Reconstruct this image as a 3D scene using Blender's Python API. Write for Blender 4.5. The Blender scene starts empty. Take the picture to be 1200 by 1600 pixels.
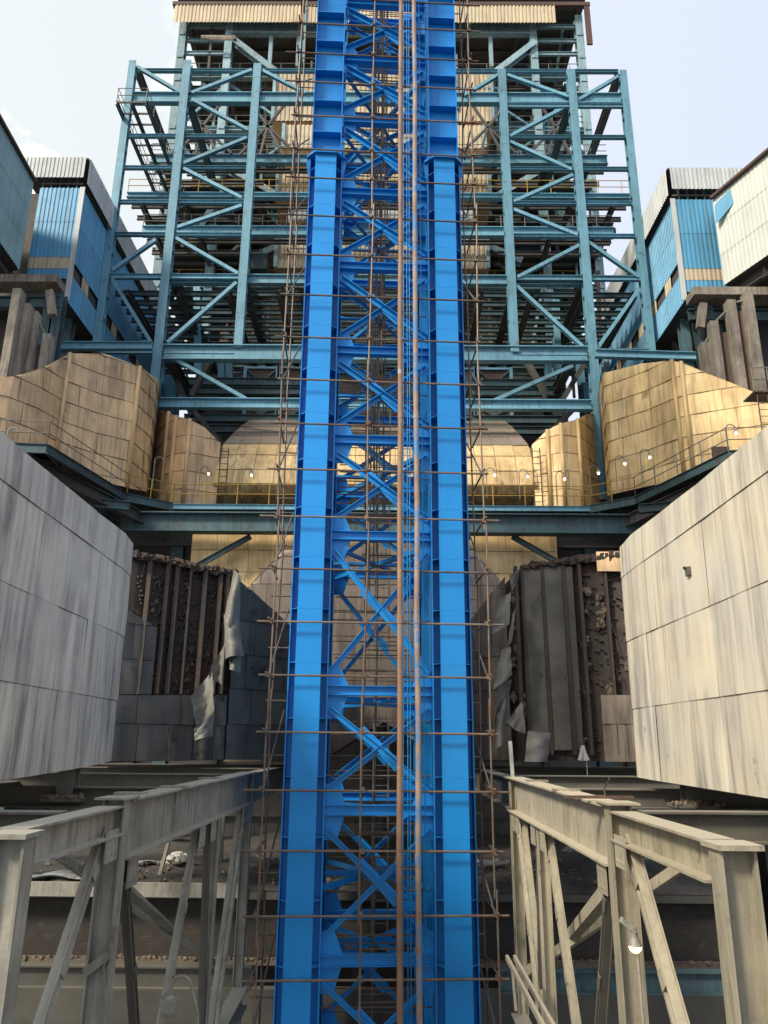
import bpy, math, random
from mathutils import Vector, Matrix
random.seed(7)
R = math.radians
sc = bpy.context.scene
col = sc.collection
rnd = random.uniform

# ------------------------------------------------------------------ camera
FPX = 1200.0
PITCH, YAW, ROLL = R(16.7), R(0.4), R(0.45)
fwd = Vector((-math.sin(YAW)*math.cos(PITCH), math.cos(YAW)*math.cos(PITCH), math.sin(PITCH)))
r0 = Vector((math.cos(YAW), math.sin(YAW), 0))
u0 = r0.cross(fwd)
cr = r0*math.cos(ROLL) + u0*math.sin(ROLL)
cu = u0*math.cos(ROLL) - r0*math.sin(ROLL)
cam = bpy.data.cameras.new('camera'); co = bpy.data.objects.new('camera', cam); col.objects.link(co)
m = Matrix.Identity(4)
for i in range(3):
    m[i][0] = cr[i]; m[i][1] = cu[i]; m[i][2] = -fwd[i]
co.matrix_world = m
cam.sensor_fit = 'VERTICAL'; cam.sensor_height = 32.0; cam.lens = 32.0*FPX/1600.0
cam.clip_start = 0.1; cam.clip_end = 2000
sc.camera = co
sc.render.resolution_x = 768; sc.render.resolution_y = 1024

# ------------------------------------------------------------------ world and sun
SUN_EL, SUN_AZ = R(38), R(-131)      # azimuth clockwise from +Y
w = bpy.data.worlds.new('World'); sc.world = w; w.use_nodes = True
nt = w.node_tree; N = nt.nodes; L = nt.links
for n in list(N): N.remove(n)
out = N.new('ShaderNodeOutputWorld'); bg = N.new('ShaderNodeBackground'); L.new(bg.outputs[0], out.inputs[0])
sky = N.new('ShaderNodeTexSky'); sky.sky_type = 'NISHITA'; sky.sun_disc = False
sky.sun_elevation = SUN_EL; sky.sun_rotation = SUN_AZ; sky.dust_density = 3.0; sky.air_density = 1.0; sky.altitude = 50
tc = N.new('ShaderNodeTexCoord')
mixh = N.new('ShaderNodeMix'); mixh.data_type = 'RGBA'; mixh.inputs[0].default_value = 0.88
sep = N.new('ShaderNodeSeparateXYZ'); L.new(tc.outputs['Generated'], sep.inputs[0])
mr = N.new('ShaderNodeMapRange'); mr.inputs[1].default_value = -0.45; mr.inputs[2].default_value = 0.45
L.new(sep.outputs[0], mr.inputs[0])
hz = N.new('ShaderNodeMix'); hz.data_type = 'RGBA'
hz.inputs[6].default_value = (6.8, 7.2, 7.05, 1); hz.inputs[7].default_value = (5.9, 6.4, 7.8, 1)
L.new(mr.outputs[0], hz.inputs[0])
L.new(sky.outputs[0], mixh.inputs[6]); L.new(hz.outputs[2], mixh.inputs[7])
mp = N.new('ShaderNodeMapping'); mp.inputs['Scale'].default_value = (5.5, 5.5, 8.0); mp.inputs['Location'].default_value = (0.6, 0.2, 0.35)
L.new(tc.outputs['Generated'], mp.inputs[0])
cn = N.new('ShaderNodeTexNoise'); cn.inputs['Scale'].default_value = 1.0; cn.inputs['Detail'].default_value = 8; cn.inputs['Roughness'].default_value = .55
L.new(mp.outputs[0], cn.inputs[0])
crp = N.new('ShaderNodeValToRGB'); crp.color_ramp.elements[0].position = .50; crp.color_ramp.elements[1].position = .60
L.new(cn.outputs[0], crp.inputs[0])
mr2 = N.new('ShaderNodeMapRange'); mr2.inputs[1].default_value = -0.20; mr2.inputs[2].default_value = -0.30
L.new(sep.outputs[0], mr2.inputs[0])
mul = N.new('ShaderNodeMath'); mul.operation = 'MULTIPLY'; L.new(crp.outputs[0], mul.inputs[0]); L.new(mr2.outputs[0], mul.inputs[1])
cl = N.new('ShaderNodeMix'); cl.data_type = 'RGBA'; cl.inputs[7].default_value = (10.6, 10.2, 8.9, 1)
L.new(mul.outputs[0], cl.inputs[0]); L.new(mixh.outputs[2], cl.inputs[6])
L.new(cl.outputs[2], bg.inputs[0]); bg.inputs[1].default_value = 0.096

sd = bpy.data.lights.new('sun', 'SUN'); sd.energy = 2.9; sd.angle = R(11); sd.color = (1, .90, .74)
so = bpy.data.objects.new('sun', sd); col.objects.link(so)
tosun = Vector((math.sin(SUN_AZ)*math.cos(SUN_EL), math.cos(SUN_AZ)*math.cos(SUN_EL), math.sin(SUN_EL)))
so.rotation_euler = tosun.to_track_quat('Z', 'Y').to_euler(); so.location = tosun*100
sc.view_settings.view_transform = 'Standard'; sc.view_settings.look = 'None'
sc.view_settings.exposure = 0.60; sc.view_settings.gamma = 1

# ------------------------------------------------------------------ helpers
def ray(u, v): return fwd + cr*((u-600)/FPX) + cu*((800-v)/FPX)
def P(u, v, Y): d = ray(u, v); return d*(Y/d.y)            # on the plane y = Y
def PX(u, v, X): d = ray(u, v); return d*(X/d.x)           # on the plane x = X
def PZ(u, v, Z): d = ray(u, v); return d*(Z/d.z)
def ZV(x, y, v):                                          # height at (x, y) seen at image row v
    k = (800-v)/FPX
    return -((cu.x-k*fwd.x)*x + (cu.y-k*fwd.y)*y)/(cu.z-k*fwd.z)
X_ = Vector((1,0,0)); Y_ = Vector((0,1,0)); Z_ = Vector((0,0,1))
GROUND = -15.0

class MB:
    def __init__(s): s.v = []; s.f = []; s.t = []
    def add(s, vs, fs, t=1.0):
        b = len(s.v); s.v += [Vector(x) for x in vs]; s.t += [t]*len(vs)
        s.f += [tuple(i+b for i in f) for f in fs]
    def box(s, c, size, ax=None, t=1.0):
        c = Vector(c); a = ax or (X_, Y_, Z_)
        d = [a[i]*(size[i]/2) for i in range(3)]
        vs = [c + d[0]*i + d[1]*j + d[2]*k for k in (-1,1) for j in (-1,1) for i in (-1,1)]
        s.add(vs, [(0,2,3,1),(4,5,7,6),(0,1,5,4),(2,6,7,3),(0,4,6,2),(1,3,7,5)], t)
    def bb(s, x0, x1, y0, y1, z0, z1, t=1.0):
        s.box(((x0+x1)/2,(y0+y1)/2,(z0+z1)/2), (abs(x1-x0),abs(y1-y0),abs(z1-z0)), None, t)
    def prof(s, p0, p1, pts, up=Z_, t=1.0):
        p0 = Vector(p0); p1 = Vector(p1); d = (p1-p0).normalized()
        up = Vector(up)
        if abs(d.dot(up.normalized())) > .97: up = Y_ if abs(d.y) < .9 else X_
        a = d.cross(up).normalized(); b = a.cross(d).normalized(); n = len(pts)
        vs = [p + a*x + b*y for p in (p0, p1) for x, y in pts]
        s.add(vs, [(i, (i+1) % n, n+(i+1) % n, n+i) for i in range(n)] + [tuple(range(n))[::-1], tuple(range(n, 2*n))], t)
    def ibeam(s, p0, p1, w, h, tf=None, up=Z_, tw=None):
        tf = tf or h*.07; tw = (tw or tf*.8)/2; w /= 2; h /= 2
        # built as three boxes so that end caps stay clean
        for pts in ([(-w,h-tf),(w,h-tf),(w,h),(-w,h)], [(-w,-h),(w,-h),(w,-h+tf),(-w,-h+tf)], [(-tw,-h+tf),(tw,-h+tf),(tw,h-tf),(-tw,h-tf)]):
            s.prof(p0, p1, pts, up)
    def bar(s, p0, p1, w, h, up=Z_): s.prof(p0, p1, [(-w/2,-h/2),(w/2,-h/2),(w/2,h/2),(-w/2,h/2)], up)
    def angle(s, p0, p1, w, h, t, up=Z_):
        s.prof(p0, p1, [(-w/2,-h/2),(w/2,-h/2),(w/2,-h/2+t),(-w/2+t,-h/2+t),(-w/2+t,h/2),(-w/2,h/2)], up)
    def tube(s, p0, p1, r, n=8, r2=None):
        r2 = r2 or r
        p0 = Vector(p0); p1 = Vector(p1); d = (p1-p0).normalized()
        a = d.orthogonal().normalized(); b = d.cross(a)
        vs = [p + (a*math.cos(2*math.pi*i/n) + b*math.sin(2*math.pi*i/n))*q for p, q in ((p0, r), (p1, r2)) for i in range(n)]
        s.add(vs, [(i, (i+1) % n, n+(i+1) % n, n+i) for i in range(n)] + [tuple(range(n))[::-1], tuple(range(n, 2*n))])
    def path(s, pts, r, n=8):
        pts = [Vector(p) for p in pts]; a0 = (pts[1]-pts[0]).orthogonal().normalized(); vs = []
        for i, p in enumerate(pts):      # one continuous mitred tube
            d = (pts[min(i+1, len(pts)-1)]-pts[max(i-1, 0)]).normalized()
            a0 = (a0-d*a0.dot(d)).normalized(); b0 = d.cross(a0)
            vs += [p+(a0*math.cos(2*math.pi*k/n)+b0*math.sin(2*math.pi*k/n))*r for k in range(n)]
        m_ = len(pts)
        s.add(vs, [(i*n+k, i*n+(k+1) % n, (i+1)*n+(k+1) % n, (i+1)*n+k) for i in range(m_-1) for k in range(n)] + [tuple(range(n))[::-1], tuple(range((m_-1)*n, m_*n))])
    def plate(s, pts, nrm, t):
        n = len(pts); nrm = Vector(nrm)*t
        s.add([Vector(p) for p in pts] + [Vector(p)+nrm for p in pts],
              [(i, (i+1) % n, n+(i+1) % n, n+i) for i in range(n)] + [tuple(range(n))[::-1], tuple(range(n, 2*n))])
    def blob(s, c, r, j=.3):
        c = Vector(c)
        g = (1+5**.5)/2
        vs = [(-1,g,0),(1,g,0),(-1,-g,0),(1,-g,0),(0,-1,g),(0,1,g),(0,-1,-g),(0,1,-g),(g,0,-1),(g,0,1),(-g,0,-1),(-g,0,1)]
        fs = [(0,11,5),(0,5,1),(0,1,7),(0,7,10),(0,10,11),(1,5,9),(5,11,4),(11,10,2),(10,7,6),(7,1,8),(3,9,4),(3,4,2),(3,2,6),(3,6,8),(3,8,9),(4,9,5),(2,4,11),(6,2,10),(8,6,7),(9,8,1)]
        s.add([c + Vector(x).normalized()*r*rnd(1-j,1+j) for x in vs], fs, rnd(.7,1.2))
    def corr(s, a, b, c, d, pitch=.2, amp=.03, rows=1, t=1.0):
        """ribbed sheet: a bottom-left, b bottom-right, c top-right, d top-left"""
        a, b, c, d = map(Vector, (a, b, c, d))
        n = max(2, int((b-a).length/pitch)); nrm = (b-a).cross(d-a).normalized()
        if nrm.dot(a) > 0: nrm = -nrm
        for r in range(rows):
            f0, f1 = r/rows, (r+1)/rows
            tt = t*rnd(.92, 1.08); o0 = nrm*.015
            vs = []
            for i in range(n):
                for k, o in ((0,0),(.35,0),(.45,amp),(.9,amp)):
                    q = (i+k)/n
                    lo = a.lerp(b, q); hi = d.lerp(c, q)
                    vs += [lo.lerp(hi, f0)+nrm*o+o0, lo.lerp(hi, f1)+nrm*o]
            s.add(vs, [(2*i, 2*i+2, 2*i+3, 2*i+1) for i in range(len(vs)//2-1)], tt)

def wloc(o):
    l = Vector((0,0,0))
    while o: l += o.location; o = o.parent
    return l
def build(name, mb, mat, parent=None, smooth=False, origin=None):
    if parent is None:
        if origin is None:
            xs = [p.x for p in mb.v]; ys = [p.y for p in mb.v]
            origin = Vector(((min(xs)+max(xs))/2, (min(ys)+max(ys))/2, min(p.z for p in mb.v)))
        o0 = origin
    else: o0 = wloc(parent)
    me = bpy.data.meshes.new(name)
    me.from_pydata([tuple(p-o0) for p in mb.v], [], mb.f)
    at = me.attributes.new('tint', 'FLOAT', 'POINT'); at.data.foreach_set('value', mb.t)
    if smooth: me.polygons.foreach_set('use_smooth', [True]*len(me.polygons))
    me.materials.append(mat); me.update()
    o = bpy.data.objects.new(name, me); col.objects.link(o)
    if parent: o.parent = parent
    else: o.location = o0
    return o
def tag(o, label=None, cat=None, group=None, kind=None):
    if label: o['label'] = label
    if cat: o['category'] = cat
    if group: o['group'] = group
    if kind: o['kind'] = kind
    return o
def thing(name, loc, label, cat, group=None):
    o = bpy.data.objects.new(name, None); col.objects.link(o); o.location = Vector(loc); o.empty_display_size = .3
    return tag(o, label, cat, group)
def copy_tree(o, parent=None):
    c = o.copy(); col.objects.link(c); c.parent = parent
    for ch in [x for x in bpy.data.objects if x.parent == o and x != c]: copy_tree(ch, c)
    return c

# ------------------------------------------------------------------ materials
def mat(name, c1, c2=None, scale=1.0, streak=None, samt=.5, sscale=(5,5,.3), rust=None, ramt=.3, rscale=3.0,
        rough=.6, metal=0.0, bump=.15, bscale=20.0, dust=None, damt=.8, tint=False, objr=.12, spec=.5):
    mt = bpy.data.materials.new(name); mt.use_nodes = True
    t = mt.node_tree; N = t.nodes; L = t.links; b = N['Principled BSDF']
    tc = N.new('ShaderNodeTexCoord'); obj = tc.outputs['Object']
    def noise(sc_, det=5, vec=None, rg=.6):
        n = N.new('ShaderNodeTexNoise'); n.inputs['Scale'].default_value = sc_; n.inputs['Detail'].default_value = det; n.inputs['Roughness'].default_value = rg
        L.new(vec or obj, n.inputs[0]); return n.outputs[0]
    def ramp(x, a, bb):
        r = N.new('ShaderNodeMapRange'); r.inputs[1].default_value = a; r.inputs[2].default_value = bb; L.new(x, r.inputs[0]); return r.outputs[0]
    def mix(f, A, B):
        mx = N.new('ShaderNodeMix'); mx.data_type = 'RGBA'
        for s_, val in ((0, f), (6, A), (7, B)):
            if isinstance(val, (tuple, list)): mx.inputs[s_].default_value = (*val, 1)
            elif isinstance(val, float): mx.inputs[s_].default_value = val
            else: L.new(val, mx.inputs[s_])
        return mx.outputs[2]
    def mth(op, a, bb):
        x = N.new('ShaderNodeMath'); x.operation = op
        for i, val in enumerate((a, bb)):
            if isinstance(val, float): x.inputs[i].default_value = val
            else: L.new(val, x.inputs[i])
        return x.outputs[0]
    c2 = c2 or tuple(x*.8 for x in c1)
    c = mix(ramp(noise(scale, 6), .35, .65), c1, c2)
    if streak:
        wn = N.new('ShaderNodeTexNoise'); wn.inputs['Scale'].default_value = .8; wn.inputs['Detail'].default_value = 2; L.new(obj, wn.inputs[0])
        wv = N.new('ShaderNodeVectorMath'); wv.operation = 'MULTIPLY_ADD'; L.new(wn.outputs['Color'], wv.inputs[0]); wv.inputs[1].default_value = (.22,.22,.22); L.new(obj, wv.inputs[2])
        mp = N.new('ShaderNodeMapping'); mp.inputs['Scale'].default_value = sscale; L.new(wv.outputs[0], mp.inputs[0])
        a = ramp(noise(1.0, 6, mp.outputs[0], .65), .45, .62)
        bq = ramp(noise(.35, 3), .35, .6)
        c = mix(mth('MULTIPLY', mth('MULTIPLY', a, bq), samt), c, streak)
        mp2 = N.new('ShaderNodeMapping'); mp2.inputs['Scale'].default_value = (sscale[0]*3.1, sscale[1]*3.1, sscale[2]*2.2); mp2.inputs['Location'].default_value = (3,7,1); L.new(obj, mp2.inputs[0])
        c = mix(mth('MULTIPLY', ramp(noise(1.0, 4, mp2.outputs[0], .6), .5, .7), samt*.6), c, tuple(x*.8+.0 for x in streak))
    if rust:
        c = mix(mth('MULTIPLY', ramp(noise(rscale, 9, None, .7), .66-ramt*.3, .72-ramt*.2), .85), c, rust)
    if dust:
        g = N.new('ShaderNodeNewGeometry'); s3 = N.new('ShaderNodeSeparateXYZ'); L.new(g.outputs['Normal'], s3.inputs[0])
        up = ramp(s3.outputs[2], .4, .9)
        c = mix(mth('MULTIPLY', up, damt), c, dust)
    fac = None
    if tint:
        at = N.new('ShaderNodeAttribute'); at.attribute_name = 'tint'; fac = at.outputs['Fac']
    if objr:
        oi = N.new('ShaderNodeObjectInfo'); f2 = N.new('ShaderNodeMapRange'); f2.inputs[3].default_value = 1-objr; f2.inputs[4].default_value = 1+objr; L.new(oi.outputs['Random'], f2.inputs[0])
        fac = mth('MULTIPLY', fac, f2.outputs[0]) if fac else f2.outputs[0]
    if fac:
        vm = N.new('ShaderNodeVectorMath'); vm.operation = 'SCALE'; L.new(c, vm.inputs[0]); L.new(fac, vm.inputs[3]); c = vm.outputs[0]
    L.new(c, b.inputs['Base Color'])
    rr = N.new('ShaderNodeMapRange'); rr.inputs[3].default_value = max(.05, rough-.12); rr.inputs[4].default_value = min(1, rough+.15)
    L.new(noise(scale*4, 4), rr.inputs[0]); L.new(rr.outputs[0], b.inputs['Roughness'])
    b.inputs['Metallic'].default_value = metal; b.inputs['Specular IOR Level'].default_value = spec
    if bump:
        bp = N.new('ShaderNodeBump'); bp.inputs['Strength'].default_value = bump; bp.inputs['Distance'].default_value = .02
        L.new(noise(bscale, 5), bp.inputs['Height']); L.new(bp.outputs[0], b.inputs['Normal'])
    return mt
M = {}
M['blue'] = mat('tower_blue_paint', (.005,.265,.72), (.004,.235,.66), .5, streak=(.010,.20,.50), samt=.25, sscale=(3,3,.5), rough=.42, bump=.06, bscale=6, objr=.07, dust=(.10,.20,.35), damt=.25)
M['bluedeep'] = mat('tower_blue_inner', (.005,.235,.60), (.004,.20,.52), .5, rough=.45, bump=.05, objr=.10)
M['pale'] = mat('pale_blue_paint', (.17,.38,.49), (.14,.32,.42), .7, streak=(.06,.17,.20), samt=.55, rust=(.12,.09,.07), ramt=.25, rscale=2.5, rough=.55, bump=.1, objr=.18)
M['pale2'] = mat('hazed_blue_paint', (.29,.43,.47), (.23,.35,.39), .7, streak=(.07,.13,.14), samt=.5, rust=(.13,.10,.08), ramt=.3, rough=.6, bump=.1, objr=.2)  # paler, greyer blue: distance haze over the boiler house put into the paint
M['teal'] = mat('dark_teal_paint', (.065,.135,.15), (.055,.10,.115), .8, streak=(.02,.025,.025), samt=.6, rust=(.07,.05,.04), ramt=.4, rough=.65, objr=.25)
M['dark'] = mat('dark_steel', (.08,.08,.078), (.10,.09,.082), 1.2, rust=(.06,.04,.03), ramt=.4, rough=.7, objr=.3)  # even dark grey; serves steel, the dark backings and the torn hole alike
M['cream'] = mat('cream_sheet', (.60,.50,.33), (.50,.43,.31), .8, streak=(.30,.18,.09), samt=.6, sscale=(3,3,.2), rough=.6, tint=True)
M['gallery'] = mat('gallery_blue_sheet', (.11,.38,.60), (.085,.31,.50), .5, streak=(.10,.20,.28), samt=.6, sscale=(2,2,.15), rough=.45, tint=True, objr=0)
M['palesheet'] = mat('pale_teal_sheet', (.26,.43,.45), (.22,.36,.38), .4, streak=(.15,.22,.22), samt=.5, sscale=(2,2,.2), rough=.5, tint=True, objr=0)
M['greysheet'] = mat('grey_sheet', (.55,.58,.57), (.46,.49,.49), .4, streak=(.2,.2,.19), samt=.5, sscale=(2,2,.2), rough=.5, tint=True, objr=0)
M['whitesheet'] = mat('white_sheet', (.62,.64,.58), (.55,.58,.54), .3, streak=(.35,.33,.27), samt=.35, sscale=(2,2,.2), rough=.5, tint=True, objr=0)
M['creamclad'] = mat('sunlit_cream_aluminium', (.93,.80,.58), (.78,.73,.62), .6, streak=(.40,.36,.31), samt=1.0, sscale=(2.1,2.1,.12), rust=(.33,.25,.17), ramt=.06, rscale=1.3, rough=.42, metal=.25, bump=.12, bscale=3, tint=True, objr=0)  # right duct cladding, with the warm sun on it put into the colour
M['greyclad'] = mat('shaded_grey_aluminium', (.66,.62,.53), (.54,.52,.46), .6, streak=(.23,.215,.19), samt=1.0, sscale=(2.1,2.1,.12), rust=(.5,.47,.38), ramt=.03, rscale=1.2, rough=.45, metal=.12, bump=.12, bscale=3, tint=True, objr=0)  # same cladding on the left duct, its lack of sun put into the colour
M['gold'] = mat('gold_stained_aluminium', (.88,.65,.33), (.70,.48,.22), .55, streak=(.28,.17,.08), samt=.75, sscale=(2.6,2.6,.22), rust=(.50,.40,.27), ramt=.15, rscale=.9, rough=.45, metal=.18, bump=.15, bscale=3, tint=True, objr=0)
M['tan'] = mat('shaded_tan_stained_aluminium', (.86,.58,.30), (.60,.41,.23), .55, streak=(.24,.15,.09), samt=.75, sscale=(2.6,2.6,.22), rust=(.38,.33,.27), ramt=.25, rscale=.9, rough=.46, metal=.2, bump=.15, bscale=3, tint=True, objr=0)  # left counterpart of the gold cladding, weaker light on it put into colour
M['browngrey'] = mat('grey_brown_aluminium', (.36,.29,.23), (.30,.25,.20), .6, streak=(.16,.12,.09), samt=.5, rough=.5, metal=.2, tint=True, objr=0)
M['browncl'] = mat('brown_aluminium', (.25,.20,.155), (.19,.155,.13), .6, streak=(.07,.058,.05), samt=.8, sscale=(2.5,2.5,.2), rust=(.24,.19,.14), ramt=.15, rscale=1.0, rough=.45, metal=.3, bump=.15, bscale=3, tint=True, objr=0)
M['darkcl'] = mat('sooty_aluminium', (.12,.112,.10), (.085,.08,.075), .7, streak=(.15,.145,.13), samt=.5, sscale=(3,3,.2), rust=(.03,.028,.025), ramt=.3, rscale=1.3, rough=.40, metal=.3, bump=.2, bscale=3, tint=True, objr=0)
M['foil'] = mat('dull_torn_sheet', (.24,.235,.21), (.16,.155,.14), 2.0, rust=(.32,.31,.27), ramt=.2, rough=.65, metal=.05, bump=.3, bscale=12, objr=.2)
M['ductbrown'] = mat('bare_duct_steel', (.065,.052,.044), (.048,.040,.036), 1.0, streak=(.15,.07,.04), samt=.5, sscale=(3,3,.25), rust=(.095,.085,.075), ramt=.3, rscale=5, rough=.75, bump=.5, bscale=9, objr=.1)
M['wool'] = mat('grey_insulation_board', (.17,.16,.135), (.125,.118,.10), 2.0, rust=(.15,.14,.12), ramt=.3, rscale=14, rough=.95, bump=.9, bscale=30, objr=.1)
M['clump'] = mat('insulation_clump', (.20,.16,.115), (.13,.105,.08), 8, rough=1, bump=1.0, bscale=40, tint=True)
M['fgsteel'] = mat('dusty_grey_green_steel', (.37,.36,.31), (.24,.235,.20), 1.5, streak=(.10,.095,.08), samt=.6, sscale=(5,5,.5), rust=(.30,.27,.20), ramt=.28, rscale=4, rough=.6, bump=.25, bscale=14, dust=(.44,.41,.34), damt=.85, objr=.12)
M['fgsteel2'] = mat('dusty_cream_steel', (.42,.375,.27), (.33,.30,.225), 1.5, streak=(.14,.12,.09), samt=.6, sscale=(5,5,.5), rust=(.20,.17,.12), ramt=.28, rscale=4, rough=.6, bump=.25, bscale=14, dust=(.50,.44,.34), damt=.85, objr=.12)
M['midsteel'] = mat('soot_grey_steel', (.12,.115,.095), (.09,.087,.075), 1.5, rust=(.15,.13,.09), ramt=.3, rough=.7, bump=.25, dust=(.24,.22,.18), damt=.8, objr=.25)
M['scaf'] = mat('scaffold_tube_steel', (.20,.165,.13), (.13,.10,.08), 2.5, rust=(.20,.095,.045), ramt=.6, rscale=1.5, rough=.5, metal=.3, bump=.2, objr=.25)
M['pipe'] = mat('rusty_pipe', (.22,.12,.07), (.34,.22,.15), .9, streak=(.24,.10,.05), samt=.6, sscale=(9,9,.7), rust=(.50,.46,.42), ramt=.2, rscale=1.6, rough=.6, bump=.3, objr=0)
M['pipeblue'] = mat('rusty_pipe_blue_paint', (.26,.16,.10), (.42,.33,.26), .9, streak=(.24,.10,.05), samt=.4, sscale=(9,9,.7), rust=(.02,.22,.50), ramt=.62, rscale=1.3, rough=.6, bump=.3, objr=0)
M['yellow'] = mat('yellow_handrail_paint', (.52,.30,.035), (.40,.25,.06), 2, rough=.5, objr=.1)
M['rail'] = mat('grey_handrail', (.22,.22,.19), (.13,.12,.1), 2, rough=.5, objr=.2)
M['panelbrown'] = mat('red_brown_panel', (.115,.062,.045), (.09,.052,.04), .9, streak=(.05,.035,.03), samt=.6, rough=.7, objr=.12)
M['conc'] = mat('stained_concrete', (.36,.32,.26), (.22,.19,.16), 1.2, streak=(.07,.055,.045), samt=.8, rust=(.30,.14,.06), ramt=.3, rough=.85, bump=.5)
M['ash'] = mat('ash_covered_roof', (.085,.078,.07), (.055,.05,.047), 1.0, rust=(.14,.125,.105), ramt=.35, rscale=2.5, rough=.95, bump=1.0, bscale=10, objr=0)
M['ground'] = mat('sooty_ground', (.05,.047,.042), (.075,.068,.058), .5, rust=(.11,.1,.085), ramt=.3, rough=.95, bump=.7, objr=0)
M['debris'] = mat('bent_scrap_sheet', (.42,.45,.44), (.27,.29,.28), 3, rust=(.18,.13,.09), ramt=.3, rough=.5, metal=.2, objr=.3)
M['lampgrey'] = mat('lamp_body_grey', (.33,.32,.27), (.24,.23,.2), 6, rust=(.12,.1,.08), ramt=.3, rscale=12, rough=.5)
M['box'] = mat('dusty_box_grey', (.25,.23,.19), (.18,.17,.14), 3, rough=.6)
M['rag'] = mat('pale_cloth', (.55,.54,.50), (.4,.4,.37), 5, rough=.9)
# mesh / block wall
def mat_mesh():
    mt = mat('sooty_block_wall', (.062,.054,.045), (.045,.04,.034), 1.0, rust=(.11,.095,.07), ramt=.35, rscale=3, rough=.9, bump=0, objr=0)
    t = mt.node_tree; N = t.nodes; L = t.links
    tc = N.new('ShaderNodeTexCoord'); mp = N.new('ShaderNodeMapping'); mp.inputs['Rotation'].default_value = (R(90),0,0)
    L.new(tc.outputs['Object'], mp.inputs[0])
    br = N.new('ShaderNodeTexBrick'); br.inputs['Scale'].default_value = 1; br.inputs['Brick Width'].default_value = .13; br.inputs['Row Height'].default_value = .075; br.inputs['Mortar Size'].default_value = .012
    L.new(mp.outputs[0], br.inputs[0])
    B_ = N['Principled BSDF']; src = B_.inputs['Base Color'].links[0].from_socket
    mx = N.new('ShaderNodeMix'); mx.data_type = 'RGBA'; mx.inputs[7].default_value = (.035,.03,.025,1)
    L.new(br.outputs['Fac'], mx.inputs[0]); L.new(src, mx.inputs[6]); L.new(mx.outputs[2], B_.inputs['Base Color'])
    bp = N.new('ShaderNodeBump'); bp.inputs['Strength'].default_value = 1; bp.inputs['Distance'].default_value = .05; bp.invert = True
    L.new(br.outputs['Fac'], bp.inputs['Height']); L.new(bp.outputs[0], N['Principled BSDF'].inputs['Normal'])
    return mt
M['mesh'] = mat_mesh()
def mat_emit(name, c, s):
    mt = bpy.data.materials.new(name); mt.use_nodes = True; b = mt.node_tree.nodes['Principled BSDF']
    b.inputs['Base Color'].default_value = (*c, 1); b.inputs['Emission Color'].default_value = (*c, 1); b.inputs['Emission Strength'].default_value = s
    return mt
M['bulb'] = mat_emit('lit_bulb', (1,.88,.62), 6)
M['bulbwarm'] = mat_emit('lit_warm_bulb', (1,.80,.36), 3)

# member as its own part
def mem(name, kind, p0, p1, w, h, mt, parent, up=Z_, tf=None):
    mb = MB()
    if kind == 'I': mb.ibeam(p0, p1, w, h, tf, up)
    elif kind == 'B': mb.bar(p0, p1, w, h, up)
    elif kind == 'L': mb.angle(p0, p1, w, h, tf or .02, up)
    elif kind == 'T': mb.tube(p0, p1, w, 10)
    return build(name, mb, mt, parent, smooth=(kind == 'T' and False))

# panelled sheet cladding -------------------------------------------------
def pathpts(spec):
    """(u_bottom, v_bottom, Y, v_top) -> (x, y, zb, zt)"""
    o = []
    for u, v, Y, vt in spec:
        p = P(u, v, Y); o.append((p.x, p.y, p.z, ZV(p.x, p.y, vt)))
    return o
def clad(path, h, wcol, z0=None, bulge=.02, lap=.03, gap=.008, var=.12, mb=None, flat=False, jit=.25):
    mb = mb or MB()
    s = [0]
    for a, b in zip(path, path[1:]): s.append(s[-1] + math.hypot(b[0]-a[0], b[1]-a[1]))
    T = s[-1]
    def smp(q):
        q = min(max(q, 0), T)
        for i in range(len(s)-1):
            if q <= s[i+1] + 1e-9:
                k = (q-s[i])/max(1e-9, s[i+1]-s[i]); a = path[i]; b = path[i+1]
                x, y, zb, zt = [a[j]+(b[j]-a[j])*k for j in range(4)]
                tx, ty = b[0]-a[0], b[1]-a[1]; l = math.hypot(tx, ty); nx, ny = ty/l, -tx/l
                if nx*x + ny*y > 0: nx, ny = -nx, -ny
                return x, y, zb, zt, nx, ny
    zlo = min(p[2] for p in path); zhi = max(p[3] for p in path); z0 = zlo if z0 is None else z0
    nr = int(math.ceil((zhi-z0)/h))
    for r in range(-1, nr):
        za, zb_ = z0+r*h, z0+(r+1)*h
        if zb_ <= zlo: continue
        cuts = [0.0]; q = wcol*rnd(.4, 1.0)
        while q < T-wcol*.3: cuts.append(q); q += wcol*rnd(1-jit, 1+jit)
        cuts.append(T)
        for a, b in zip(cuts, cuts[1:]):
            ns = 5; ss = [a+gap + (b-a-2*gap)*i/ns for i in range(ns+1)]
            ss = sorted(ss + [x for x in s if a+gap*2 < x < b-gap*2])
            off = rnd(0, .012); tilt = rnd(-.4, .4)*bulge; am = bulge*rnd(-.3, 1); tn = rnd(1-var, 1+var); ph = rnd(0, 6)
            nv = 4; vs = []; ok = False
            for i, q_ in enumerate(ss):
                x, y, zl, zt, nx, ny = smp(q_)
                zz0 = min(max(za+gap, zl), zt); zz1 = min(max(zb_-gap, zl), zt)
                if zz1-zz0 > .02: ok = True
                for j in range(nv+1):
                    fz = j/nv; fs = i/(len(ss)-1)
                    o = off + tilt*(fs-.5) + lap*(1-fz) + am*math.sin(math.pi*fz)*math.sin(math.pi*fs) + bulge*.3*math.sin(ph+fs*7+fz*2.5)
                    vs.append((x+nx*o, y+ny*o, zz0+(zz1-zz0)*fz))
            if not ok: continue
            n1 = nv+1
            mb.add(vs, [(i*n1+j, (i+1)*n1+j, (i+1)*n1+j+1, i*n1+j+1) for i in range(len(ss)-1) for j in range(nv)], tn)
    return mb
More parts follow.
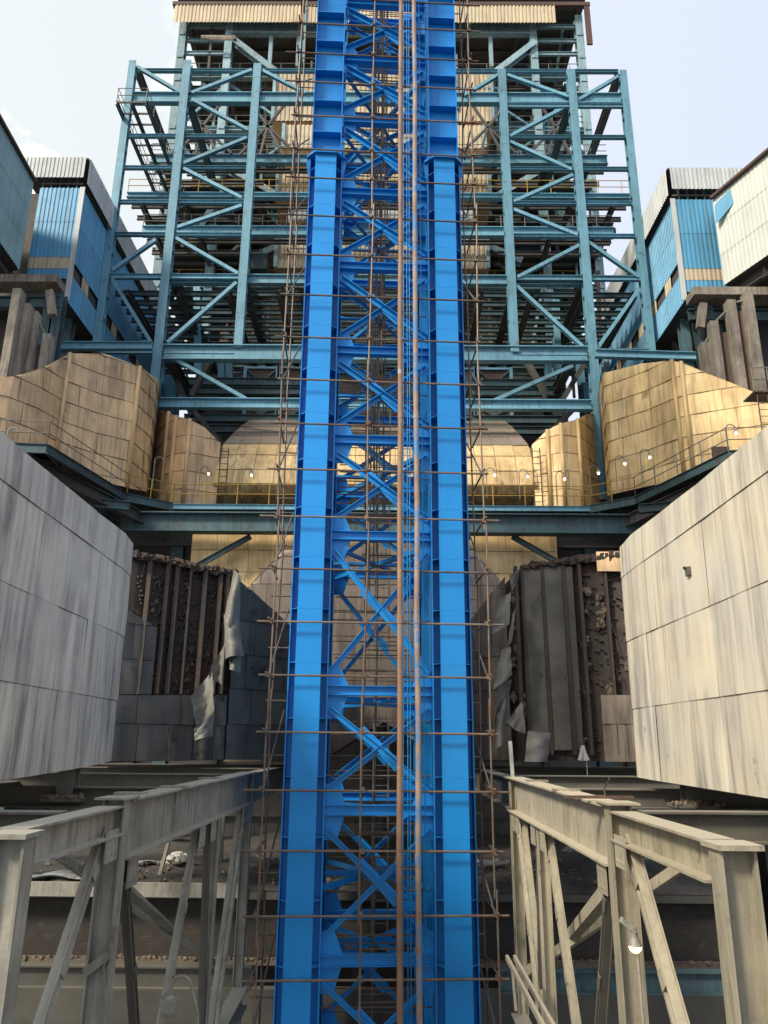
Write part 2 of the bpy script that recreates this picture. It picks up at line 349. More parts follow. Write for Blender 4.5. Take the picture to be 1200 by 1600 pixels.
def body(path, bv, inset=.04, topdrop=.02):
    mb = MB(); n = len(path); bn = Vector(bv).normalized()*inset; bv = Vector(bv)
    f0 = [Vector((p[0], p[1], p[2]+.01))+bn for p in path]; f1 = [Vector((p[0], p[1], p[3]-topdrop))+bn for p in path]
    vs = f0 + f1 + [p+bv for p in f0] + [p+bv for p in f1]
    fs = []
    for i in range(n-1):
        fs += [(i,i+1,n+i+1,n+i), (2*n+i+1,2*n+i,3*n+i,3*n+i+1), (n+i,n+i+1,3*n+i+1,3*n+i), (i+1,i,2*n+i,2*n+i+1)]
    fs += [(0,n,3*n,2*n), (n-1,3*n-1,4*n-1,2*n-1)]
    mb.add(vs, fs); return mb
def casing(name, spec, bv, h, wcol, mt, label, cat='casing', group=None, path=None, coremat='darkcl', ribs=(), rw=.22, **k):
    pth = path or pathpts(spec)
    loc = Vector((sum(p[0] for p in pth)/len(pth), sum(p[1] for p in pth)/len(pth), min(p[2] for p in pth)))
    t = thing(name, loc, label, cat, group)
    build('core', body(pth, bv), M[coremat], t)
    build('panelling', clad(pth, h, wcol, **k), M[mt], t, smooth=True)
    for i in ribs:
        p = pth[i]; m_ = MB(); d = Vector((p[0], p[1], 0)).normalized()*.05
        m_.tube((p[0]-d.x, p[1]-d.y, p[2]), (p[0]-d.x, p[1]-d.y, p[3]), rw/2, 8)
        build('corner_strip', m_, M[mt], t, smooth=True)
    return t, pth

# ================================================================== GROUND
mb = MB(); mb.add([(-400,-400,GROUND),(400,-400,GROUND),(400,400,GROUND),(-400,400,GROUND)], [(0,1,2,3)])
tag(build('ground', mb, M['ground'], origin=Vector((0,0,GROUND))), kind='structure')

# ================================================================== BLUE TOWER
TC = Vector((-.23, 22.0, 0)); TA = R(3.2)
def T(x, y, z): return Vector((TC.x + x*math.cos(TA) - y*math.sin(TA), TC.y + x*math.sin(TA) + y*math.cos(TA), z))
TX = (T(1,0,0)-T(0,0,0)); TY = (T(0,1,0)-T(0,0,0))
TAX = (TX, TY, Z_)
CXF, DEP = 2.0, 5.4            # column centre offset, tower depth
ZB, ZCAP, ZT = GROUND, 19.0, 34.0
tower = thing('lattice_tower', (TC.x, TC.y+DEP/2, GROUND), 'tall bright blue lattice steel tower rising through the middle of the frame', 'tower')
def tower_column(sx, y, front):
    mb = MB(); cx = sx*CXF; W = .54; fw = .35
    # cruciform section: two crossing I sections
    for fy in (-W, W):
        mb.box(T(cx, y+fy, (ZB+ZCAP)/2), (2*fw, .035, ZCAP-ZB), TAX)
    mb.box(T(cx, y, (ZB+ZCAP)/2), (.03, 2*W-.035, ZCAP-ZB), TAX)
    for s in (-1, 1):
        mb.box(T(cx+s*W, y, (ZB+ZCAP)/2), (.035, 2*fw, ZCAP-ZB), TAX)
        mb.box(T(cx+s*(W/2+.0), y, (ZB+ZCAP)/2), (W-.05, .03, ZCAP-ZB), TAX)
    z = ZB + .7
    while z < ZCAP-.3:
        for s in (-1, 1):
            for q in (-1, 1):      # corner diaphragm plates
                a = [T(cx+s*.02, y+q*.02, z), T(cx+s*(W-.02), y+q*.02, z), T(cx+s*(W-.02), y+q*(fw-.02), z), T(cx+s*(fw-.01), y+q*(W-.02), z), T(cx+s*.02, y+q*(W-.02), z)]
                mb.plate(a, (0,0,1), .022)
        mb.box(T(cx, y-W-.019, z), (2*fw-.01, .004, .018), TAX)    # weld seam
        z += 1.49
    o = build('column', mb, M['blue'] if front else M['bluedeep'], tower)
    # cap plate
    c = MB(); k = .66; e = .36
    pts = [T(cx+a, y+b, ZCAP) for a, b in ((-e,-k),(e,-k),(k,-e),(k,e),(e,k),(-e,k),(-k,e),(-k,-e))]
    c.plate(pts, (0,0,1), .06)
    for s in (-1, 1):
        for a, b in ((s*.62, 0), ):
            c.plate([T(cx+s*.55, y-.3, ZCAP-.9), T(cx+s*.55, y-.3, ZCAP-.002), T(cx+s*.66, y-.3, ZCAP-.002), T(cx+s*.66, y-.3, ZCAP-.3)], TY, .02)
    build('cap_plate', c, M['blue'], o)
    # upper section: web faces the camera, flanges edge on, ribs between
    u = MB(); z0 = ZCAP+.06
    for s in (-1, 1):
        u.box(T(cx+s*.49, y, (z0+ZT)/2), (.035, .84, ZT-z0), TAX)
    u.box(T(cx, y-.12, (z0+ZT)/2), (.94, .03, ZT-z0), TAX)
    u.box(T(cx, y+.12, (z0+ZT)/2), (.94, .03, ZT-z0), TAX)
    z = z0+1.0
    while z < ZT:
        u.box(T(cx, y-.28, z), (.94, .28, .03), TAX); z += 1.33
    build('upper_column', u, M['blue'] if front else M['bluedeep'], tower)
for sx in (-1, 1):
    tower_column(sx, 0, True); tower_column(sx, DEP, False)
ZL = [ZV(TC.x, TC.y, v) for v in (1498,1265,1080,840,691,553,422,307,195,100,12)]
ZL = [ZL[0]-6.6, ZL[0]-3.3] + ZL + [ZL[-1]+2.7, ZL[-1]+5.4]
INN = CXF-.56
def gusset(name, pts, nrm, t=.02): 
    g = MB(); g.plate(pts, nrm, t); build(name, g, M['blue'], tower)
for li, z in enumerate(ZL):
    for y, ex in ((-.10, 0), (DEP-.1, .0)):
        mem('cross_beam', 'I', T(-INN, y, z), T(INN, y, z), .26, .26, M['blue'], tower)
        for s in (-1, 1):
            up_ = z < ZCAP
            gw = .54 if up_ else .46
            pts = [T(s*(INN+.0), y+.02, z-.75), T(s*(INN-gw*.62), y+.02, z-.75), T(s*(INN-gw), y+.02, z-.12), T(s*(INN-gw), y+.02, z+.15), T(s*(INN-gw*.62), y+.02, z+.65), T(s*INN, y+.02, z+.65)]
            gusset('gusset_plate', pts, TY)
    for s in (-1, 1):
        mem('side_beam', 'I', T(s*CXF, .56, z), T(s*CXF, DEP-.56, z), .22, .28, M['bluedeep'], tower)
for a, b in zip(ZL, ZL[1:]):
    for y in (0, DEP):
        for s in (-1, 1):
            p0 = T(-s*(INN-.05), y-.18+s*.05, a+.5); p1 = T(s*(INN-.05), y-.18+s*.05, b-.5)
            mb = MB(); q0, q1 = (p0, p1) if p0.x > p1.x else (p1, p0); mb.angle(q0, q1, .15, .15, .022, Z_*-1); build('cross_brace', mb, M['blue'] if y == 0 else M['bluedeep'], tower)
        mz = (a+b)/2
        gusset('centre_gusset', [T(-.62, y-.14, mz+.50), T(-.42, y-.14, mz+.60), T(.60, y-.14, mz-.34), T(.42, y-.14, mz-.58)], TY)
    for s in (-1, 1):
        mz = (a+b)/2
        mem('side_brace', 'I', T(s*CXF, .5, a+.2), T(s*CXF, DEP-.5, b-.2), .12, .16, M['bluedeep'], tower)
        mem('side_brace', 'I', T(s*CXF, DEP-.5, a+.2), T(s*CXF, .5, b-.2), .12, .16, M['bluedeep'], tower)
for z in (ZL[1]-.2, ZL[2]-.2, ZL[2]+1.6, ZL[3]-.15, ZL[4]-.2, ZL[5]-.2, ZL[6]-.2, ZL[7]-.2, ZL[8]-.2, ZL[9]-.2, ZL[10]-.2, ZL[11]-.2):      # plan bracing seen inside
    mem('plan_brace', 'L', T(-INN, .3, z), T(INN, DEP-.3, z), .14, .14, M['bluedeep'], tower)
    mem('plan_brace', 'L', T(INN, .3, z), T(-INN, DEP-.3, z), .14, .14, M['bluedeep'], tower)
    mem('plan_brace', 'L', T(-INN, DEP/2, z), T(INN, DEP/2, z), .14, .14, M['bluedeep'], tower)

# ------------------------------------------------------------------ two rusty pipes in front of the tower
for X0, mt, lab, off in ((.50, 'pipe', 'thick brown rusty vertical pipe in front of the blue tower, left of the pair', 0), (.97, 'pipeblue', 'rusty vertical pipe smeared with blue paint, right of the pair before the blue tower', .0)):
    pz = [GROUND+3 + i*3.05 for i in range(16)]; 
    t = thing('riser_pipe', T(X0-.25+.23, -.95, pz[0]), lab, 'pipe', 'rusty riser pipes before the tower')
    pts = [T(X0+ .0 + rnd(-.02,.02)*(1 if off == 0 else 1.4), -.95, z) for z in pz]
    mb = MB(); mb.path(pts, .078, 14); build('pipe_run', mb, M[mt], t)
    for p in pts[1::2]:
        c = MB(); c.tube(p-Z_*.12, p+Z_*.12, .088, 14); build('pipe_coupling', c, M[mt], t)
t = thing('hoist_cable', T(.78, -.6, GROUND), 'bundle of thin dark vertical cables between the two rusty pipes', 'cable')
for dx, dy in ((.62,-.5), (.74,-.45), (.81,-.5), (1.2,-.35)):
    mb = MB(); mb.path([T(dx+rnd(-.01,.01), dy, GROUND+i*4.2) for i in range(12)], .016, 6); build('cable', mb, M['bluedeep'], t)

# ------------------------------------------------------------------ scaffold
SV = [1630,1530,1430,1331,1235,1144,1057,973,891,811,736,664,596,530,465,402,341,282,237,186,134,88,42,2,-40]
SY = -.80
sz = [ZV(TC.x, TC.y+SY, v) for v in SV]
scaf = thing('scaffolding', T(0, -.6, GROUND), 'rusty tube scaffolding wrapped round the blue tower', 'scaffolding')
XL, XR = -3.05, 2.92
def tubes(name, pts_list, r=.027, mt='scaf'):
    for a, b in pts_list: mem(name, 'T', a, b, r, 0, M[mt], scaf)
for i, z in enumerate(sz):
    j = rnd(-.03, .03)
    x0 = XL-rnd(.15,.55); x1 = XR+rnd(.15,.5)
    mem('ledger', 'T', T(x0, SY, z+j), T(x1, SY, z-.01+j+rnd(-.02,.02)), .030, 0, M['scaf'], scaf)
    mem('ledger', 'T', T(-1.5, .75, z+.3), T(1.5, .75, z+.3), .022, 0, M['scaf'], scaf)
    for s, X in ((-1, XL), (1, XR)):
        mem('transom', 'T', T(X+.04*s, SY-.25, z+.06), T(X+.04*s, 1.0, z+.06), .026, 0, M['scaf'], scaf)
        c = MB(); c.box(T(X, SY-.02, z+.02), (.10,.10,.12), TAX); c.tube(T(X,SY-.09,z-.04), T(X+.06,SY-.12,z-.07), .018, 6)
        build('coupler', c, M['scaf'], scaf)
        if s < 0:
            c = MB(); c.box(T(-.47, SY-.03, z+.02), (.11,.12,.13), TAX); c.tube(T(-.47,SY-.1,z+.02), T(-.40,SY-.15,z-.03), .02, 6); build('coupler', c, M['scaf'], scaf)
        if True:
            mem('side_rung', 'T', T(X-.12, .1, z-.62), T(X+.55 if s < 0 else X-.55, .1, z-.62), .022, 0, M['scaf'], scaf)
for X, y in ((XL, SY), (XR, SY), (XL+.02, .85), (XR-.02, .85), (-.47, SY-.04), (-.42, 1.9), (-.05, 1.9)):
    k = 0; z = GROUND; ox = rnd(-.03,.03)
    while z < 33:
        zz = z + rnd(4.4, 6.0); nx = rnd(-.05,.05)
        mem('standard', 'T', T(X+ox, y, z-.2), T(X+nx+(.05 if k % 2 else -.02), y, zz), .027, 0, M['scaf'], scaf); z = zz; ox = nx; k += 1
# cluster of tubes up the middle of the tower
for k in range(10):
    X = -.40+ k*.065; y = 1.0+rnd(0,3); z = 6+rnd(-2,4)
    while z < 33:
        zz = z+rnd(4,6); mem('inner_standard', 'T', T(X+rnd(-.06,.06), y, z), T(X+rnd(-.06,.06), y, zz), .026, 0, M['scaf' if k % 3 else 'dark'], scaf); z = zz-.3
for i in range(len(sz)-1):
    z0, z1 = sz[i], sz[i+1]
    if i % 2 == 0:
        for s, X in ((-1, XL), (1, XR)):
            mem('scaffold_brace', 'T', T(X, SY+.05, z0), T(X-s*.35, .9, z1+.6), .024, 0, M['dark'], scaf)
mm = MB()
z = -9.5
while z < 30:
    if rnd(0,1) < .85:
        y = random.choice((.9, 1.7, 2.5, 3.3)); a = -INN+.05+rnd(0,.1); b = INN-rnd(0,.5)
        if rnd(0,1) < .3: a = -.5
        mm.tube(T(a, y, z+rnd(-.02,.02)), T(b, y, z+rnd(-.02,.02)), .019, 6)
    z += rnd(.12,.34)
build('inner_rung', mm, M['scaf'], scaf)['kind'] = 'stuff'
lad = thing('ladder', T(.05, 3.6, 4.0), 'thin pale caged access ladder inside the lower half of the blue tower', 'ladder')
mb = MB(); z = -5.8
for dx in (-.02, .45): mb.bar(T(dx, 3.6, -6), T(dx, 3.6, 13), .05, .05, Y_)
while z < 13: mb.tube(T(-.02,3.6,z), T(.45,3.6,z), .014, 6); z += .3
build('ladder_run', mb, M['rail'], lad)

# ================================================================== NEAR CASINGS LEFT AND RIGHT
casing('duct_casing', None, (-5,.8,0), 1.52, 2.4, 'greyclad', 'large grey streaked sheet clad duct in the left foreground', 'duct',
       path=[(-5.95,7.5,-.70,4.62),(-6.10,10,-.68,4.65),(-6.22,13,-.64,4.68),(-6.32,16.2,-.56,4.74),(-6.38,17.9,-.50,4.80),(-6.46,18.8,-.46,4.76),(-6.64,19.3,-.45,4.62),(-6.95,19.7,-.45,4.5)], z0=-.62, bulge=.014, lap=.014, gap=.003, var=.06, jit=.4)
casing('duct_casing', None, (5,.8,0), 1.52, 2.6, 'creamclad', 'large cream streaked sheet clad duct in the right foreground', 'duct',
       path=[(5.95,18.9,-.70,4.35),(5.70,18.5,-.70,4.45),(5.57,18.0,-.70,4.55),(5.54,17.0,-.71,4.60),(5.54,13.2,-.73,4.50),(5.50,10.3,-.74,4.45),(5.36,7.0,-.76,4.45)], z0=-.75, bulge=.014, lap=.014, gap=.003, var=.05, jit=.4)
mb = MB(); p = PX(1075, 893, 5.50)  # dark block painted as the inside of a hole, with a bent flap
mb.box(p, (.05,.17,.16)); mb.box(p+Vector((-.03,.04,.06)), (.012,.12,.09), (Vector((.8,0,.6)), Y_, Vector((-.6,0,.8)))); 
tag(build('dark_hole_block', mb, M['dark']), 'small dark block standing in for a torn square hole in the cream duct', 'painted hole')
for u, X, vt, vb, lab in ((104, -6.6, 1200, 1246, 'left'), (1083, 6.0, 1215, 1256, 'right')):
    p = PX(u, vb, X); q = ZV(p.x, p.y, vt)+.25
    t = thing('stub_column', p, 'short soot grey steel stub under the %s duct' % ('grey left' if u < 600 else 'cream right'), 'support')
    mem('stub_post', 'I', p, Vector((p.x, p.y, q)), .34, .34, M['midsteel'], t, up=Y_, tf=.03)
    mb = MB(); mb.box(p-Z_*.03, (.8,.7,.06)); build('base_plate', mb, M['midsteel'], t)
    mb = MB(); [mb.blob(p+Vector((rnd(-.45,.45),rnd(-.4,.0),.02)), rnd(.03,.08)) for _ in range(26)]; build('ash_heap', mb, M['clump'], t)

# ================================================================== FOREGROUND SUPPORT FRAMES
def post(t, x, y, z1, w, mt, z0=GROUND, d=.34):
    mb = MB(); mb.ibeam((x,y,z0), (x,y,z1), w, d, .03, X_)
    build('post', mb, M[mt], t)
def fgframe(side, XX, YS, mt, label, h=.87, extra=()):
    t = thing('braced_trestle', (XX, YS[1], GROUND), label, 'steel frame', 'dusty steel frames beside the tower')
    zt = -h
    ga = MB(); ga.ibeam((XX, YS[0]+.1, zt-.27), (XX, YS[1]-.15, zt-.27), .36, .42, .03); build('girder', ga, M[mt], t)
    gb = MB(); gb.ibeam((XX, YS[1]-.0, zt-.42), (XX, YS[2], zt-.42), .46, .86, .035)
    y = YS[1]+(YS[2]-YS[1])*.28; gb.box((XX-side*.022, y, zt-.42), (.02,.025,.79))
    build('girder', gb, M[mt], t)
    gc = MB(); gc.ibeam((XX, YS[2]+.05, zt-.42), (XX, 33, zt-.42), .4, .8, .03); build('girder', gc, M['midsteel'], t)
    return t
LX, RX = -4.1, 3.42
for side, XX, mt in ((-1, LX, 'fgsteel'), (1, RX, 'fgsteel2')):
    YS = (8.9, 12.5, 24.0) if side < 0 else (8.5, 12.3, 22.0)
    t = fgframe(side, XX, YS, mt, 'dusty grey green girder frame on braced posts, left of the blue tower' if side < 0 else 'dusty cream girder frame on braced posts, right of the blue tower')
    NX = -3.90 if side < 0 else 3.41
    post(t, NX, YS[0]-.25, -.98, .28, mt, d=.36)
    mb = MB(); mb.box((NX, YS[0]-.25, -.95), (.44,.46,.05)); build('cap_plate', mb, M[mt], t)
    post(t, XX, YS[1]-.1, -.86, .26, mt)
    mb = MB(); mb.box((XX, YS[1]-.1, -.835), (.5,.6,.03)); build('cap_plate', mb, M[mt], t)
    post(t, XX, YS[2], -.9, .26, mt, d=.26)
    post(t, XX, YS[1]+(YS[2]-YS[1])*.62, -1.72, .22, mt, d=.24)
    def lac(p0, p1, w, m_=mt):
        p0, p1 = Vector(p0), Vector(p1); mb = MB(); d = (p1-p0).normalized(); a = d.cross(X_).normalized()
        for s in (-1, 1): mb.angle(p0+a*s*w*.42, p1+a*s*w*.42, .14, .06, .018, a*s)
        n = int((p1-p0).length/1.1)
        for i in range(n):
            c = p0.lerp(p1, (i+.5)/n); mb.box(c-X_*side*.08, (.012,.22,w*.8), (X_, d, a))
        build('diagonal_brace', mb, M[m_], t)
    y1 = YS[1]; y2 = YS[2]; xi = XX - side*.0
    lac((xi, y1-.55, -1.25), (xi, YS[0]+.1, -5.2), .21)
    lac((xi, y1+.45, -1.75), (xi, y1+3.0, -6.6), .17, 'midsteel')
    lac((xi, y1+5.3, -1.75), (xi, y1+2.6, -6.6), .17)
    lac((xi, y1+6.3, -1.75), (xi, y1+7.2, -7.2), .16, 'midsteel')
    lac((xi, y2-.5, -1.75), (xi, y2-2.9, -6.7), .15)
    lac((xi, y2-1.2, -1.75), (xi, y2-3.6, -6.7), .13)
    for yy_, zz_ in ((y1-.6,-1.45),(y1+.5,-1.95),(y1+5.2,-1.95),(y1+6.3,-1.95),(y2-.5,-1.95),(y2-1.2,-1.95)):
        g = MB(); g.box((XX-side*.15, yy_, zz_), (.02,.5,.42))
        for a_ in (-.16,0,.16):
            for b_ in (-.12,.12): g.box((XX-side*.168, yy_+a_, zz_+b_), (.018,.035,.035))
        build('gusset_plate', g, M[mt], t)
    mem('cross_tie', 'I', (XX-side*.1, y2, -6.7), (XX-side*.1, y1+3.0, -6.9), .4, .5, M[mt], t)
    # diagonal going outward and back from the second post
    mem('outrigger_brace', 'L', (XX, y1+.1, -1.9), (XX+side*3.6*.2+side*.4, y1+9.0, -4.6), .22, .22, M[mt], t)
    mem('outrigger_brace', 'L', (XX+side*3.4, y1+4, -1.6), (XX+side*.1, y1+9.5, -5.5), .2, .2, M[mt], t)
    # cross beams to the outside
    for y, dz, w in ((10.9, 0, .42), (16.8, 0, .4), (22.4, .0, .5), (27.5, .0, .5), (31.5, .0, .5)):
        if side > 0: y += .9
        mem('cross_beam', 'I', (XX+side*.2, y, -1.12+dz), (XX+side*13, y, -1.12+dz), .34, w, M['midsteel'], t, tf=.03)
    mem('cross_beam', 'I', (XX+side*.5, YS[0]-.25, -1.62 if side > 0 else -1.2), (XX+side*8, YS[0]+.05, -1.62 if side > 0 else -1.2), .34, .95 if side > 0 else .45, M[mt if side > 0 else 'midsteel'], t, tf=.03)
    for y in (13.6, 15.6, 19.3):
        mb = MB(); mb.box((XX+side*rnd(-.05,.2), y, -.845), (.5, .28, .04)); build('splice_plate', mb, M['conc'], t)
    mem('lower_beam', 'I', (XX-side*0, 26.5, -6.9), (XX+side*13, 26.5, -6.9), .4, .62, M['midsteel' if side < 0 else 'teal'], t)
    mem('secondary_beam', 'I', (XX+side*6.2, 9, -1.3), (XX+side*6.2, 32, -1.3), .3, .4, M['midsteel'], t)

# ================================================================== ASH-COVERED LOWER ROOF
rf = thing('lower_building', (0, 34, GROUND), 'low sooty building with ash covered roof and blockwork side behind the tower foot', 'building')
zr = ZV(0, 29, 1395)
mb = MB(); nx, ny = 90, 36; x0, x1, y0, y1 = -15.0, 12.6, 29.0, 41.0
vs = []
for j in range(ny+1):
    for i in range(nx+1):
        x = x0+(x1-x0)*i/nx; y = y0+(y1-y0)*j/ny
        e = min(1, j/2.0)
        h = e*(.10*math.sin(x*1.1+y*.5)+.08*math.sin(x*2.7-y*1.9)+rnd(-.03,.06)+.10*math.sin(y*.9))
        vs.append((x, y, zr+.02+max(0,h)+ (.5*j/ny)))
mb.add(vs, [(j*(nx+1)+i, j*(nx+1)+i+1, (j+1)*(nx+1)+i+1, (j+1)*(nx+1)+i) for j in range(ny) for i in range(nx)])
build('ash_roof', mb, M['ash'], rf, smooth=True)
mb = MB(); mb.bb(x0, x1, 29.02, 41, zr-.25, zr); build('roof_slab', mb, M['midsteel'], rf)
mb = MB(); mb.bb(x0-.05, LX-.8, 28.85, 29.0, zr-.18, zr+.26); build('roof_fascia', mb, M['fgsteel'], rf)
mb = MB(); mb.bb(x0+.3, x1-.5, 29.6, 40, zr-2.15, zr-.25); build('block_wall', mb, M['mesh'], rf)
mb = MB(); mb.bb(x0+.2, x1, 29.2, 30, zr-2.3, zr-2.15)
x = x0+.3
while x < x1: mb.blob((x, 29.25+rnd(-.03,.1), zr-2.13), rnd(.05,.12)); x += rnd(.12,.3)
build('dusty_ledge', mb, M['clump'], rf)
for x in [x0+1+i*2.6 for i in range(11)]:
    mem('wall_column', 'I', (x, 30.4, GROUND), (x, 30.4, zr-2.3), .35, .35, M['dark'], rf, up=Y_)
mb = MB(); mb.bb(x0, x1, 33.5, 34, GROUND, zr-3.1); build('lower_wall', mb, M['midsteel'], rf)
mb = MB(); mb.bb(x0-6, x1+6, 29.0, 29.4, ZV(0,29,1620), ZV(0,29,1548)); build('parapet', mb, M['midsteel'], rf)
for i in range(6):
    x = rnd(-14, 12); mem('roof_post', 'B', (x, 33+rnd(-2,4), zr), (x, 34, zr+3.6), .12, .12, M['midsteel'], rf, up=Y_)
# scrap lying on the roof
def crumple(c, sx, sy, amp, rot=0, mt='debris', n=8, name='scrap_sheet'):
    mb = MB(); ph = [rnd(0,6) for _ in range(4)]
    for k in (0, 1):
        vs = []
        for j in range(n+1):
            for i in range(n+1):
                a = (i/n-.5)*sx; b = (j/n-.5)*sy
                zz = amp*(math.sin(i*1.1+ph[0])*.5+math.sin(j*1.4+ph[1]+i*.4)*.5)+amp + abs(rnd(0,amp*.3)) if k == 0 else 0
                vs.append((c[0]+a*math.cos(rot)-b*math.sin(rot), c[1]+a*math.sin(rot)+b*math.cos(rot), c[2]+zz if k == 0 else c[2]-.01))
        if k == 0: top = vs
    mb.add(top, [(j*(n+1)+i, j*(n+1)+i+1, (j+1)*(n+1)+i+1, (j+1)*(n+1)+i) for j in range(n) for i in range(n)])
    return mb
p = P(100, 1375, 29.9); tag(build('scrap_sheet', crumple((p.x, p.y, zr+.22), 2.4, 1.1, .10, .1), M['debris']), 'pale blue white crumpled roofing sheet on the ash roof at far left', 'scrap sheet')
p = P(279, 1345, 33); mb = MB(); [mb.blob(p+Vector((rnd(-.45,.45), rnd(-.3,.3), rnd(0,.25))), rnd(.08,.2), .5) for _ in range(14)]; tag(build('rubble_heap', mb, M['rag']), 'pale heap of rubble on the ash roof left of the tower', 'rubble')
labs = [('pale bent scrap strip on ash roof just right of the tower', 765, 1350), ('curled grey scrap sheet on ash roof beside the right hand posts', 1000, 1347), ('dark bent scrap sheet on ash roof just left of the tower', 425, 1345), ('small buckled grey sheet on ash roof below the cream girder', 905, 1330), ('thin tan scrap strip on ash roof behind the left braces', 225, 1352)]
for lab, u, v in labs:
    q = P(u, v, 33.2); mb = crumple((q.x, q.y, q.z), rnd(.8,1.6), rnd(.3,.6), .09, rnd(-.5,.5))
    for _ in range(8): mb.bar(q+Vector((rnd(-.9,.9), rnd(-.7,.7), rnd(0,.12))), q+Vector((rnd(-.9,.9), rnd(-.7,.7), rnd(0,.12))), .04, .04)
    tag(build('scrap_sheet', mb, M['debris']), lab, 'scrap sheet')
tag(build('roof_litter', (lambda m_: ([m_.blob((rnd(x0+.5,x1-.5), rnd(29.5,40), zr+rnd(.1,.3)), rnd(.03,.09), .5) for _ in range(900)], m_)[1])(MB()), M['clump']), 'scattered lumps of ash and gravel over the low roof', 'rubble', kind='stuff')

# dim structure beyond the low roof
bk = thing('rear_wall', (0, 43, GROUND), 'dark sooty wall beyond the ash covered roof', 'wall')
mb = MB(); mb.bb(-26, 26, 43, 43.5, GROUND, 5.0); build('wall_slab', mb, M['darkcl'], bk)
for k in range(9):
    x = -18+k*4.4; mem('wall_stiffener', 'B', (x, 42.8, GROUND), (x, 42.8, 5), .3, .3, M['dark'], bk, up=Y_)
mem('wall_rail', 'B', (-22, 42.8, -3.6), (22, 42.8, -3.6), .25, .25, M['dark'], bk)

# ================================================================== STRIPPED DUCTS BEHIND
def stripped(side):
    """dark duct that lost part of its cladding; side -1 left, +1 right"""
    if side < 0:
        spec = [(120,1196,24.6,855),(180,1192,25.2,858),(250,1190,26.2,868),(345,1188,27.4,900),(458,1186,29.6,985)]
        lab = 'dark sooty duct stripped of cladding behind the grey duct, left of the tower'
    else:
        spec = [(728,1186,29.6,985),(822,1188,27.4,888),(930,1190,26.0,862),(1010,1192,25.2,862),(1080,1196,24.6,862)]
        lab = 'rusty duct stripped to bare steel and insulation board, right of the tower'
    pth = pathpts(spec)
    t = thing('stripped_duct', (pth[2][0], pth[2][1]+1, pth[2][2]), lab, 'duct', 'stripped ducts either side of the tower')
    build('bare_steel', body(pth, (side*.3, 5, 0), .3), M['ductbrown'], t)
    s = [Vector((p[0], p[1], 0)) for p in pth]
    def at(u, v):      # point on the front surface under pixel column u at its own height for row v
        best = None
        for a, b in zip(pth, pth[1:]):
            A = Vector((a[0],a[1],0)); B = Vector((b[0],b[1],0)); d = ray(u, v)
            n = Vector((B.y-A.y, -(B.x-A.x), 0)); k = n.dot(A)/n.dot(d); q = d*k
            f = (Vector((q.x,q.y,0))-A).dot(B-A)/(B-A).length_squared
            if -1e-3 <= f <= 1.001: best = q
        return best if best is not None else P(u, v, 26.5)
    # stiffener fins, as parts
    fins = (216,246,262,284,308,333,345) if side < 0 else (818,828,862,898,924,967)
    for u in fins:
        p = at(u, 1085 if side < 0 else 1180); q = at(u, 880)
        zt = ZV(p.x, p.y, 872+ (u-216)*.22 if side < 0 else 885-(u-818)*.12)
        w_ = rnd(.07,.16)
        mem('stiffener', 'B', Vector((p.x, p.y-.02, p.z)), Vector((p.x, p.y+.06, zt)), w_, .26, M['ductbrown'], t, up=Y_)
    # studs and bolts on the bare steel
    mb = MB()
    for _ in range(330):
        u = rnd(210, 360) if side < 0 else rnd(815, 1000); v = rnd(885, 1080) if side < 0 else rnd(880, 1175)
        p = at(u, v)
        if side > 0 and 832 < u < 915 and rnd(0,1) < .6: continue
        mb.box(p+Vector((0,.24,0)), (.05,.14,.05))
    for _ in range(60):
        u = rnd(215, 355) if side < 0 else rnd(820, 1000); v = rnd(890, 1080); p = at(u, v)+Vector((0,.1,0))
        mb.tube(p, p+Vector((rnd(-.25,.25), -.1, rnd(-.5,.5))), .012, 5)
    build('studs', mb, M['midsteel'], t)['kind'] = 'stuff'
    mb = MB()
    cols_ = ((295,900,1080),(290,1010,1085),(345,900,1000),(240,900,960)) if side < 0 else ((917,900,1180),(940,930,980),(985,890,1050),(806,920,1100),(824,1080,1150),(955,1075,1085))
    for u, va, vb in cols_:
        for _ in range(12 if side < 0 else 30):
            p = at(u+rnd(-5,5), random.choice([va+(vb-va)*(k+.5)/7 for k in range(7)])+rnd(-7,7))
            mb.blob(p+Vector((0,.10,0)), rnd(.03,.08) if side < 0 else rnd(.03,.13), .5)
    build('insulation_clumps', mb, M['clump'], t, smooth=False)
    # remaining cladding
    def patch(u0, v0, u1, v1t0, v1t1, mt, h=1.1, wc=1.3):
        a = at(u0, v0); b = at(u1, v0); n = 4; pp = []
        for i in range(n+1):
            q = a.lerp(b, i/n); 
            pp.append((q.x, q.y-.12, q.z, ZV(q.x, q.y-.12, v1t0+(v1t1-v1t0)*i/n)))
        build('remaining_panel', clad(pp, h, wc, bulge=.035, lap=.03, var=.2), M[mt], t, smooth=True)
    if side < 0:
        patch(150, 1189, 300, 1086, 1086, 'darkcl', 1.15)
        patch(150, 1085, 238, 935, 980, 'darkcl', 1.15)
        patch(301, 1187, 350, 1086, 1086, 'darkcl')
        patch(352, 1187, 455, 903, 985, 'darkcl', 1.2, 1.5)
    else:
        patch(735, 1187, 800, 975, 900, 'browncl', 1.2, 1.5)
        patch(944, 1190, 1015, 1086, 1086, 'browncl', 1.15)
        patch(932, 894, 1015, 862, 862, 'tan', 1.2)
        for a, b in ((829,860),(865,896),(901,912)):
            p0 = at(a, 1172); p1 = at(b, 1172); mb = MB()
            z1 = ZV(p0.x, p0.y, 886); mb.plate([Vector((p0.x,p0.y-.02,p0.z)), Vector((p1.x,p1.y-.02,p1.z)), Vector((p1.x,p1.y-.02,z1+rnd(-.1,.1))), Vector((p0.x,p0.y-.02,z1))], (0,1,0), .14)
            build('insulation_board', mb, M['wool'], t)
